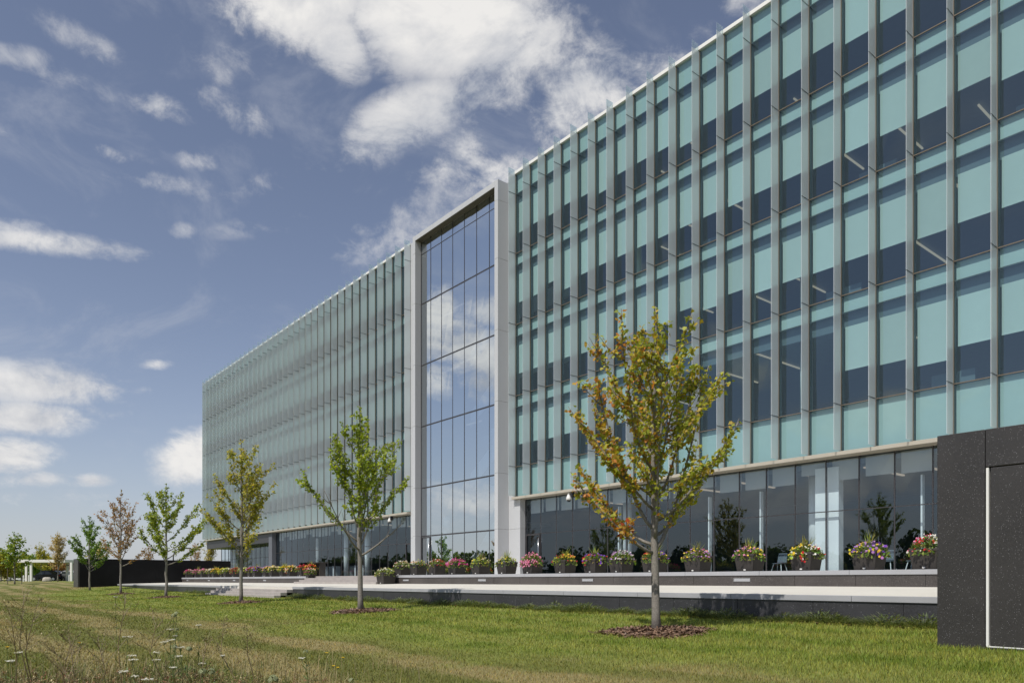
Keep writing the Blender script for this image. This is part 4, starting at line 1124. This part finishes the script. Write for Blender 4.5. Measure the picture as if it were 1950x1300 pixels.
def car(u, D, label, colour, pname, flip=False, suv=True, L=4.8):
    p = W(u, D, 0); g = far_ground(p) + .02
    t = thing('parked_car', label, 'car', (p.x, p.y, g), 'cars in the car park')
    pm = paint(pname, colour); s = -1 if flip else 1; H = 1.72 if suv else 1.45; h = L / 2
    body = [(-h, .35), (-h + .02, .75), (-h + .25, .92), (-h + 1.25, 1.02), (h - .15, 1.06), (h - .02, .85), (h, .45), (h - .2, .28), (-h + .2, .26)]
    cab = [(-h + 1.15, 1.0), (-h + 1.95, H - .05), (-h + 2.5, H), (h - .95, H - .03), (h - .5, H - .2), (h - .12, 1.05)] if suv else [(-h + 1.2, 1.0), (-h + 2.0, H - .03), (-h + 2.8, H), (h - 1.3, H - .12), (h - .6, 1.05)]
    def prism(b, prof, w0, w1, zsplit, m=0):
        P = lambda a, d, z: tuple(p + RV * (a * s) + OV * d + Vector((0, 0, g + z)))
        n = len(prof); wd = lambda z: w0 if z <= zsplit else w1
        L_ = [P(a, -wd(z), z) for a, z in prof]; R_ = [P(a, wd(z), z) for a, z in prof]
        b.face(L_, m); b.face(R_[::-1], m)
        for k in range(n): b.face([L_[k], R_[k], R_[(k + 1) % n], L_[(k + 1) % n]], m)
    b = MB(); prism(b, body, .92, .92, 9); bevel(b.build('body', pm, t), .06, 3)
    b = MB(); prism(b, cab, .86, .72, 1.1); bevel(b.build('cabin', pm, t), .05, 3)
    b = MB()
    for (a0, a1) in ((-h + 1.55, -h + 2.5), (-h + 2.6, h - 1.35), (h - 1.25, h - .55)):
        for sd in (-1, 1):
            P = lambda a, z, d: tuple(p + RV * (a * s) + OV * (sd * d) + Vector((0, 0, g + z)))
            k = .32 if a0 < -h + 1.6 else 0
            b.face([P(a0, 1.1, .875), P(a1, 1.1, .875), P(a1, H - .17, .765), P(a0 + k, H - .17, .765)])
    b.build('side_windows', M['carglass'], t)
    for a in (-h + .85, h - .9):
        for sd in (-1, 1):
            c = p + RV * (a * s) + OV * (sd * .82) + Vector((0, 0, g + .34))
            b = MB(); b.tube([c - OV * .12, c + OV * .12], .34, 18); w = b.build('wheel', M['tyre'], t)
            b = MB(); b.tube([c - OV * .126, c + OV * .126], .21, 12); b.build('rim', M['steel'], w)
    for sd in (-1, 1):
        c = p + RV * ((h - .1) * s) + OV * (sd * .74); b = MB(); b.box(c.x - .09, c.x + .09, c.y - .14, c.y + .14, g + .78, g + 1.0); b.build('tail_light', M['red'], t)
        c = p + RV * ((-h + .1) * s) + OV * (sd * .7); b = MB(); b.box(c.x - .1, c.x + .1, c.y - .16, c.y + .16, g + .66, g + .84); b.build('headlight', M['white_metal'], t)
car(90, 120, 'black estate car parked under the white shelter', (.012, .014, .018), 'black_paint', L=4.9)
car(126, 133, 'dark blue car half hidden behind the black estate car', (.02, .03, .06), 'navy_paint', L=4.5, suv=False)
car(141, 121, 'silver hatchback with red tail light beside the granite wall', (.45, .46, .48), 'silver_paint', flip=True, L=4.2)
car(4, 176, 'dark car at the left edge of the car park', (.03, .035, .04), 'grey_paint', suv=False, L=4.5)
car(17, 172, 'pale yellow car low behind the grass at the far left', (.60, .54, .34), 'yellow_paint', suv=False, L=4.4)
car(36, 170, 'white car beside the white bollards', (.7, .7, .7), 'white_paint', suv=False, L=4.5)
for u, lab in ((45, 'white bollard left of the shelter posts'), (55, 'white bollard between the shelter posts'), (132, 'white bollard near the right shelter post')):
    p = W(u, 112, 0); g = far_ground(p); b = MB(); b.lathe((p.x, p.y, g - .05), [(.1, 0), (.1, .92), (.08, .98), (.03, 1.0)], 12)
    tag(b.build('bollard', M['white_metal'], smooth=False), lab, 'bollard', 'white bollards')
def boulder():
    p = W(89.5, 100, 0); g = far_ground(p); r = random.Random(4)
    b = MB(); prof = [(.5, -.15), (.62, .1), (.55, .38), (.3, .55), (.08, .58)]; b.lathe((p.x, p.y, g), prof, 14)
    b.v = [(x + r.gauss(0, .05), y + r.gauss(0, .05), z + r.gauss(0, .03)) for x, y, z in b.v]
    tag(b.build('boulder', M['stone'], smooth=True), 'pale rounded boulder on the grass crest before the black car', 'rock')
boulder()
def small_tree(u, D, H, lab, pal, seed, reach=1.4, hb=1.2, per=18, leaf=.2, up=1.0, stakes=False, lead=2, n=15, r0=.07):
    p = W(u, D, 0); make_tree('young_tree', lab, (p.x, p.y, far_ground(p)), H, hb, reach, seed, pal, per, leaf, n, r0, OVAL, group='young trees round the car park', up=up, stakes=stakes, leaders=lead)
BT = [(.34, .27, .14), (.30, .24, .11), (.38, .31, .17)]
small_tree(28, 78, 5.6, 'green young tree held by two stakes at the far left', G6 + G4, 81, 1.5, 1.6, 26, .22, stakes=True, lead=0)
small_tree(110, 92, 6.4, 'pale tan columnar young tree in front of the black car', BT, 82, 1.1, 1.3, 20, .17, 1.9, lead=5, n=20)
small_tree(78, 150, 8.0, 'small olive tree top showing above the white shelter roof', G3, 83, 2.0, 1.6, 16, .3)
small_tree(192, 100, 5.6, 'tan young tree behind the dark green maple', BT + G3, 84, 1.5, 1.2, 18, .2, 1.2)
small_tree(282, 105, 5.2, 'thin reddish young tree behind the black granite wall', G5, 85, 1.2, 1.2, 10, .2, 1.4)
small_tree(372, 100, 5.4, 'bare looking russet young tree right of the black granite wall', [(.30, .20, .14), (.34, .24, .16)], 86, 1.2, 1.0, 10, .16, 1.8, lead=5)
small_tree(400, 98, 6.2, 'narrow ochre young tree against the far end of the building', BT + G3, 87, .8, .8, 22, .18, 2.2, lead=5)
for i, (u, D, H, pal, lab) in enumerate([(2, 135, 5.5, G3, 'olive shrub tree at the left picture edge beyond the cars'), (20, 150, 5.5, G4, 'green shrub tree behind the staked tree'), (52, 165, 6, G4, 'green shrub tree just left of the shelter posts'), (70, 160, 5.5, G6, 'dark green shrub tree seen through the shelter'), (88, 170, 5.5, G3, 'olive shrub tree seen through the middle of the shelter'), (105, 165, 4.5, G5, 'russet shrub tree seen through the shelter')]):
    small_tree(u, D, H, lab, pal, 120 + i, 2.6, .6, 22, .42, lead=0, n=14)
def poles():
    def lamp(u, D, vtop, lab, arm):
        p = W(u, D, 0); g = far_ground(p); zt = z_at(vtop, D); t = thing('lamp_post', lab, 'street lamp', (p.x, p.y, g))
        b = MB()
        if arm:
            pts = [p + Vector((0, 0, g - .1)), p + Vector((0, 0, zt - 1.0)), p + RV * .25 + Vector((0, 0, zt - .35)), p + RV * .8 + Vector((0, 0, zt - .05)), p + RV * 1.5 + Vector((0, 0, zt))]
            b.tube(pts, [.09, .08, .07, .06, .05], 8); b.build('pole', M['dark_metal'], t, True)
            b = MB(); obox(b, p + RV * 1.9, .4, .16, zt - .08, zt + .05); b.build('lamp_head', M['dark_metal'], t)
        else:
            b.tube([p + Vector((0, 0, g - .1)), p + Vector((0, 0, zt))], [.11, .07], 8); b.build('pole', M['white_metal'], t, True)
            b = MB(); obox(b, p + RV * .3, .35, .15, zt + .003, zt + .12); b.build('lamp_head', M['dark_metal'], t)
    lamp(330, 98, 1043, 'dark street lamp with a curved arm above the black granite wall', True)
    lamp(381, 190, 1031, 'tall thin pale pole between the granite wall and the building', False)
    lamp(18, 210, 1060, 'thin pale pole far beyond the staked tree', False)
    lamp(64, 230, 1052, 'thin pale pole far beyond the white shelter roof, left one', False)
    lamp(92, 240, 1055, 'thin pale pole far beyond the white shelter roof, right one', False)
    lamp(127.5, 118, 1076, 'short dark lamp post near the right end of the shelter', False)
poles()
def far_buildings():
    def block(u0, u1, D, vtop, mat, lab, nwin, wmat):
        a = W(u0, D, 0); c = W(u1, D, 0); m = (a + c) / 2; hx = (c - a).length / 2; g = far_ground(m); zt = z_at(vtop, D)
        t = thing('distant_building', lab, 'building', (m.x, m.y, g))
        b = MB(); obox(b, m, hx, 8, g - .2, zt); b.build('wall', M[mat], t)
        b = MB(); obox(b, m, hx + .2, 8.2, zt + .003, zt + .35); b.build('roof', M['farwall'], t)
        for k in range(nwin):
            q = (k + .5) / nwin * 2 - 1; cw = m + RV * (q * hx) - OV * 8.02; b = MB(); obox(b, cw, hx / nwin * .6, .05, g + (zt - g) * .35, g + (zt - g) * .75); b.build('window', M[wmat], t)
    block(108, 150, 210, 1074, 'brick', 'low red brick building beyond the right end of the shelter', 4, 'carglass')
    block(46, 92, 230, 1063, 'farwall', 'dark grey low building behind the white shelter', 5, 'white_metal')
    block(-10, 14, 320, 1075, 'farwall', 'grey distant building at the left edge', 3, 'carglass')
    block(340, 378, 300, 1085, 'farwall', 'low grey building glimpsed right of the granite wall', 4, 'carglass')
far_buildings()
def woods():
    r = random.Random(71)
    def wood(name, lab, pts, hmin, hmax, n, leaf, dep, pal):
        b = MB()
        tops = []
        for _ in range(n // 160):
            q = r.random() * (len(pts) - 1); k = min(len(pts) - 2, int(q)); p = Vector(pts[k]).lerp(Vector(pts[k + 1]), q - k) + Vector((r.uniform(-dep, dep), r.uniform(-dep, dep), 0))
            h = r.uniform(hmin, hmax); w = h * r.uniform(.28, .5)
            g = far_ground(p); cc = r.choice(pal)
            for _ in range(160):
                d = Vector((r.gauss(0, 1), r.gauss(0, 1), r.gauss(0, 1))).normalized() * r.uniform(.55, 1.0)
                c = Vector((p.x + d.x * w, p.y + d.y * w, g + h * .56 + d.z * h * .46)); s = leaf * r.uniform(.6, 1.4)
                nrm = (d + Vector((r.gauss(0, .5), r.gauss(0, .5), r.gauss(0, .5)))).normalized(); e = nrm.cross(Vector((r.gauss(0, 1), r.gauss(0, 1), r.gauss(0, 1)))).normalized(); f = nrm.cross(e); k_ = r.uniform(.6, 1.3)
                b.face([c + e * s, c + f * s * .7, c - e * s * .9, c - f * s * .8], 0, [v * k_ for v in cc])
        tag(b.build(name, M['leaf'], attr=True), lab, 'woodland', kind='stuff')
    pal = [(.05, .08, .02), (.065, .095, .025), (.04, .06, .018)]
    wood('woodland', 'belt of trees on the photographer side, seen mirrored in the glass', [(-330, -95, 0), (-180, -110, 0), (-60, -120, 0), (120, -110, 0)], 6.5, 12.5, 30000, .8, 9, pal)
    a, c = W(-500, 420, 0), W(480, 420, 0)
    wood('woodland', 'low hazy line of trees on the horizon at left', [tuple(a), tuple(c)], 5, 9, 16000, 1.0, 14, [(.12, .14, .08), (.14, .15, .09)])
woods()

# ------------------------------------------------------------------ sun, sky, clouds
EL = math.radians(54.0)
to_sun = Vector((.20, -1.0, 0)).normalized() * math.cos(EL) + Vector((0, 0, math.sin(EL)))
sun = bpy.data.lights.new('sun', 'SUN'); sun.energy = 4.1; sun.angle = math.radians(.5); sun.color = (1.0, .95, .87)
so = bpy.data.objects.new('sun', sun); COL.objects.link(so); so.rotation_euler = to_sun.to_track_quat('Z', 'Y').to_euler(); so.location = (20, -40, 60)

def make_sky():
    w = bpy.data.worlds.new('World'); sc.world = w; w.use_nodes = True
    nt = w.node_tree; nt.nodes.clear()
    out = nt.nodes.new('ShaderNodeOutputWorld'); bg = nt.nodes.new('ShaderNodeBackground'); bg.inputs[1].default_value = .105
    sky = nt.nodes.new('ShaderNodeTexSky'); sky.sky_type = 'NISHITA'; sky.sun_disc = False
    sky.sun_elevation = EL; sky.sun_rotation = math.atan2(to_sun.x, to_sun.y); sky.air_density = 1.0; sky.dust_density = .8; sky.ozone_density = 2.0
    tc = nt.nodes.new('ShaderNodeTexCoord'); D = tc.outputs['Generated']
    sep = N(nt, 'ShaderNodeSeparateXYZ'); nt.links.new(D, sep.inputs[0]); dx, dy, dz = sep.outputs
    # blue of the sky, a little muted, hazier low down
    hs = N(nt, 'ShaderNodeHueSaturation', i_Saturation=SKY_SAT, i_Value=SKY_VAL); nt.links.new(sky.outputs[0], hs.inputs['Color'])
    base = mixc(nt, 1.0, hs.outputs[0], SKY_TINT, 'MULTIPLY')
    haze = math_n(nt, 'POWER', math_n(nt, 'SUBTRACT', 1.0, math_n(nt, 'MAXIMUM', dz, 0.0)), 9.0)
    base = mixc(nt, math_n(nt, 'MULTIPLY', haze, .75), base, (5.4, 5.7, 6.3))
    def field(ydir, blobs):
        u = math_n(nt, 'ADD', math_n(nt, 'MULTIPLY', dx, SA), math_n(nt, 'MULTIPLY', ydir, CA))
        d = math_n(nt, 'ADD', math_n(nt, 'MULTIPLY', dx, -CA), math_n(nt, 'MULTIPLY', ydir, SA))
        ok = smooth(nt, d, .12, .22); d = math_n(nt, 'MAXIMUM', d, .1)
        u = math_n(nt, 'DIVIDE', u, d); v = math_n(nt, 'DIVIDE', dz, d)
        tot = None
        for (px, py, rx, ry, rot, s) in blobs:
            cu, cv, ru, rv = (px - 975) / F, (1105 - py) / F, rx / F, ry / F; a = math.radians(-rot)
            ca, sa = math.cos(a), math.sin(a)
            # ellipse coordinates, written out as two linear forms
            e1 = math_n(nt, 'MULTIPLY_ADD', u, ca / ru, math_n(nt, 'MULTIPLY_ADD', v, sa / ru, -(cu * ca + cv * sa) / ru))
            e2 = math_n(nt, 'MULTIPLY_ADD', u, -sa / rv, math_n(nt, 'MULTIPLY_ADD', v, ca / rv, (cu * sa - cv * ca) / rv))
            q = math_n(nt, 'MULTIPLY_ADD', e2, e2, math_n(nt, 'MULTIPLY', e1, e1))
            q = math_n(nt, 'MULTIPLY', math_n(nt, 'MAXIMUM', math_n(nt, 'SUBTRACT', 1.0, math_n(nt, 'MULTIPLY', q, .5)), 0.0), s)
            tot = q if tot is None else math_n(nt, 'MAXIMUM', tot, q)
        return math_n(nt, 'MULTIPLY', tot, ok)
    A = field(dy, SKY_BLOBS)
    B = field(math_n(nt, 'MULTIPLY', dy, -1.0), MIRROR_BLOBS)
    den0 = math_n(nt, 'MAXIMUM', A, B)
    # break the edges up with noise stretched the way the wind draws the clouds
    vm = N(nt, 'ShaderNodeMapping'); vm.inputs['Scale'].default_value = (1, 1, 1.5); nt.links.new(D, vm.inputs[0])
    n1 = noise(nt, vm.outputs[0], 6.0, 10, .62, .5); n2 = noise(nt, vm.outputs[0], 24.0, 8, .68, .3)
    nn = math_n(nt, 'MULTIPLY_ADD', math_n(nt, 'SUBTRACT', n2, .5), .55, math_n(nt, 'SUBTRACT', n1, .5))
    den = math_n(nt, 'MULTIPLY_ADD', nn, 2.9, den0)
    have = smooth(nt, den0, .0, .30)
    mask = math_n(nt, 'MULTIPLY', smooth(nt, den, .16, .98), have)
    # thin high veil everywhere
    vv = N(nt, 'ShaderNodeMapping'); vv.inputs['Scale'].default_value = (1.2, 2.0, 3.2); vv.inputs['Rotation'].default_value = (.3, .2, .5); nt.links.new(D, vv.inputs[0])
    veil = math_n(nt, 'MULTIPLY', smooth(nt, noise(nt, vv.outputs[0], 3.4, 8, .62, .6), .47, .80), .36)
    # light and shade within the clouds
    off = N(nt, 'ShaderNodeVectorMath', operation='ADD'); off.inputs[1].default_value = tuple(to_sun * .035); nt.links.new(D, off.inputs[0])
    vm2 = N(nt, 'ShaderNodeMapping'); vm2.inputs['Scale'].default_value = (1, 1, 1.5); nt.links.new(off.outputs[0], vm2.inputs[0])
    n1b = noise(nt, vm2.outputs[0], 6.0, 6, .58, .35)
    lit = math_n(nt, 'MULTIPLY_ADD', math_n(nt, 'SUBTRACT', n1, n1b), 3.2, math_n(nt, 'MULTIPLY_ADD', n2, .5, .42), clamp=True)
    cc = mixc(nt, lit, (4.5, 4.75, 5.3), (8.2, 8.05, 7.85))
    c = mixc(nt, veil, base, (5.6, 5.8, 6.3))
    thick = math_n(nt, 'MULTIPLY_ADD', smooth(nt, den0, .25, 1.0), .58, .40)
    c = mixc(nt, math_n(nt, 'MULTIPLY', mask, thick), c, cc)
    nt.links.new(c, bg.inputs[0]); nt.links.new(bg.outputs[0], out.inputs[0])
SKY_SAT, SKY_VAL, SKY_TINT = .77, .95, (.98, .97, 1.04)
SKY_BLOBS = [(560, 5, 170, 95, 8, 1.0), (640, 80, 75, 60, 40, .95), (860, 45, 230, 105, 10, 1.15), (960, 90, 130, 75, 0, 1.0),
             (930, 175, 110, 75, -20, .85), (785, 225, 140, 58, -25, 1.05), (715, 260, 50, 40, 0, .7), (880, 310, 65, 75, 20, .8), (960, 340, 140, 65, 0, .8), (1130, 170, 110, 85, 20, 1.15), (1090, 235, 90, 75, 0, 1.1), (1230, 140, 110, 50, -20, .85), (1010, 290, 110, 60, 0, .5),
             (310, 203, 72, 25, 22, 0.66), (450, 215, 90, 28, 28, 0.58), (225, 294, 55, 17, 14, 0.70), (150, 75, 90, 28, 30, 0.39), (90, 275, 48, 14, 14, 0.51), (5, 245, 30, 30, 0, 0.58), (378, 305, 42, 20, 0, 0.47), (25, 110, 70, 24, 6, 0.47), (405, 130, 80, 24, 45, 0.35), (340, 440, 30, 16, 0, 0.39), (515, 355, 40, 14, 0, 0.35),
             (90, 462, 190, 22, 7, .85), (20, 440, 80, 22, 5, .6), (80, 735, 210, 42, 4, .9), (55, 795, 125, 34, 0, 1.0), (190, 785, 75, 16, 4, .7), (20, 870, 85, 40, 0, 1.0), (172, 915, 40, 14, 0, .9), (60, 912, 90, 22, 0, .8), (80, 945, 130, 18, 0, .6), (362, 868, 70, 55, -20, 1.05), (300, 694, 30, 10, 0, .7), (360, 762, 40, 12, 0, .45), (190, 960, 160, 14, 0, .45), (330, 985, 120, 14, 0, .45),
             (150, 160, 150, 26, 18, .34), (480, 120, 160, 30, 35, .36), (600, 330, 170, 26, -12, .34), (820, 430, 180, 40, -22, .52), (930, 390, 120, 50, -25, .62), (330, 350, 160, 20, 10, .30), (560, 420, 150, 22, -8, .30), (1420, 5, 60, 30, 0, .7), (740, 425, 140, 30, -20, .42), (850, 370, 90, 36, -20, .5), (690, 470, 60, 20, -25, .45), (1310, 65, 50, 25, -20, .5)]
MIRROR_BLOBS = [(835, 600, 42, 60, 0, 1.1), (860, 655, 95, 55, 20, 1.15), (920, 700, 70, 62, 25, 1.05), (830, 715, 55, 40, 0, .9), (930, 600, 40, 30, -20, .7), (890, 960, 150, 40, 0, .7), (850, 1000, 120, 22, 0, .6),
                (1245, 492, 55, 26, -30, 1.00), (1230, 520, 40, 20, 0, 0.75), (1350, 640, 70, 45, 0, 0.75), (1420, 700, 60, 40, 0, 0.75), (1440, 950, 230, 34, -4, 1.00), (1690, 905, 190, 44, -6, 1.10), (1640, 790, 220, 40, -10, 0.94), (1850, 760, 150, 40, -10, 0.88), (1100, 985, 180, 28, 0, 0.75), (1560, 985, 200, 24, 0, 0.75), (1900, 900, 200, 40, 0, 0.88)]
make_sky()

# ------------------------------------------------------------------ camera and render
cam = bpy.data.cameras.new('camera'); cam.sensor_width = 36; cam.lens = F / 1950 * 36; cam.shift_x = 0; cam.shift_y = (1105 - 650) / 1950
cam.clip_start = .1; cam.clip_end = 8000
co = bpy.data.objects.new('camera', cam); COL.objects.link(co); co.location = (0, 0, EYE); co.rotation_euler = (PI / 2, 0, YAW)
sc.camera = co
sc.render.engine = 'CYCLES'
sc.view_settings.view_transform = 'Standard'; sc.view_settings.look = 'None'; sc.view_settings.exposure = 0; sc.view_settings.gamma = 1
cy = sc.cycles
cy.max_bounces = 10; cy.diffuse_bounces = 3; cy.glossy_bounces = 4; cy.transmission_bounces = 4; cy.transparent_max_bounces = 24
cy.caustics_reflective = False; cy.caustics_refractive = False; cy.sample_clamp_indirect = 4
cy.use_denoising = True
try: cy.denoiser = 'OPENIMAGEDENOISE'
except Exception: pass
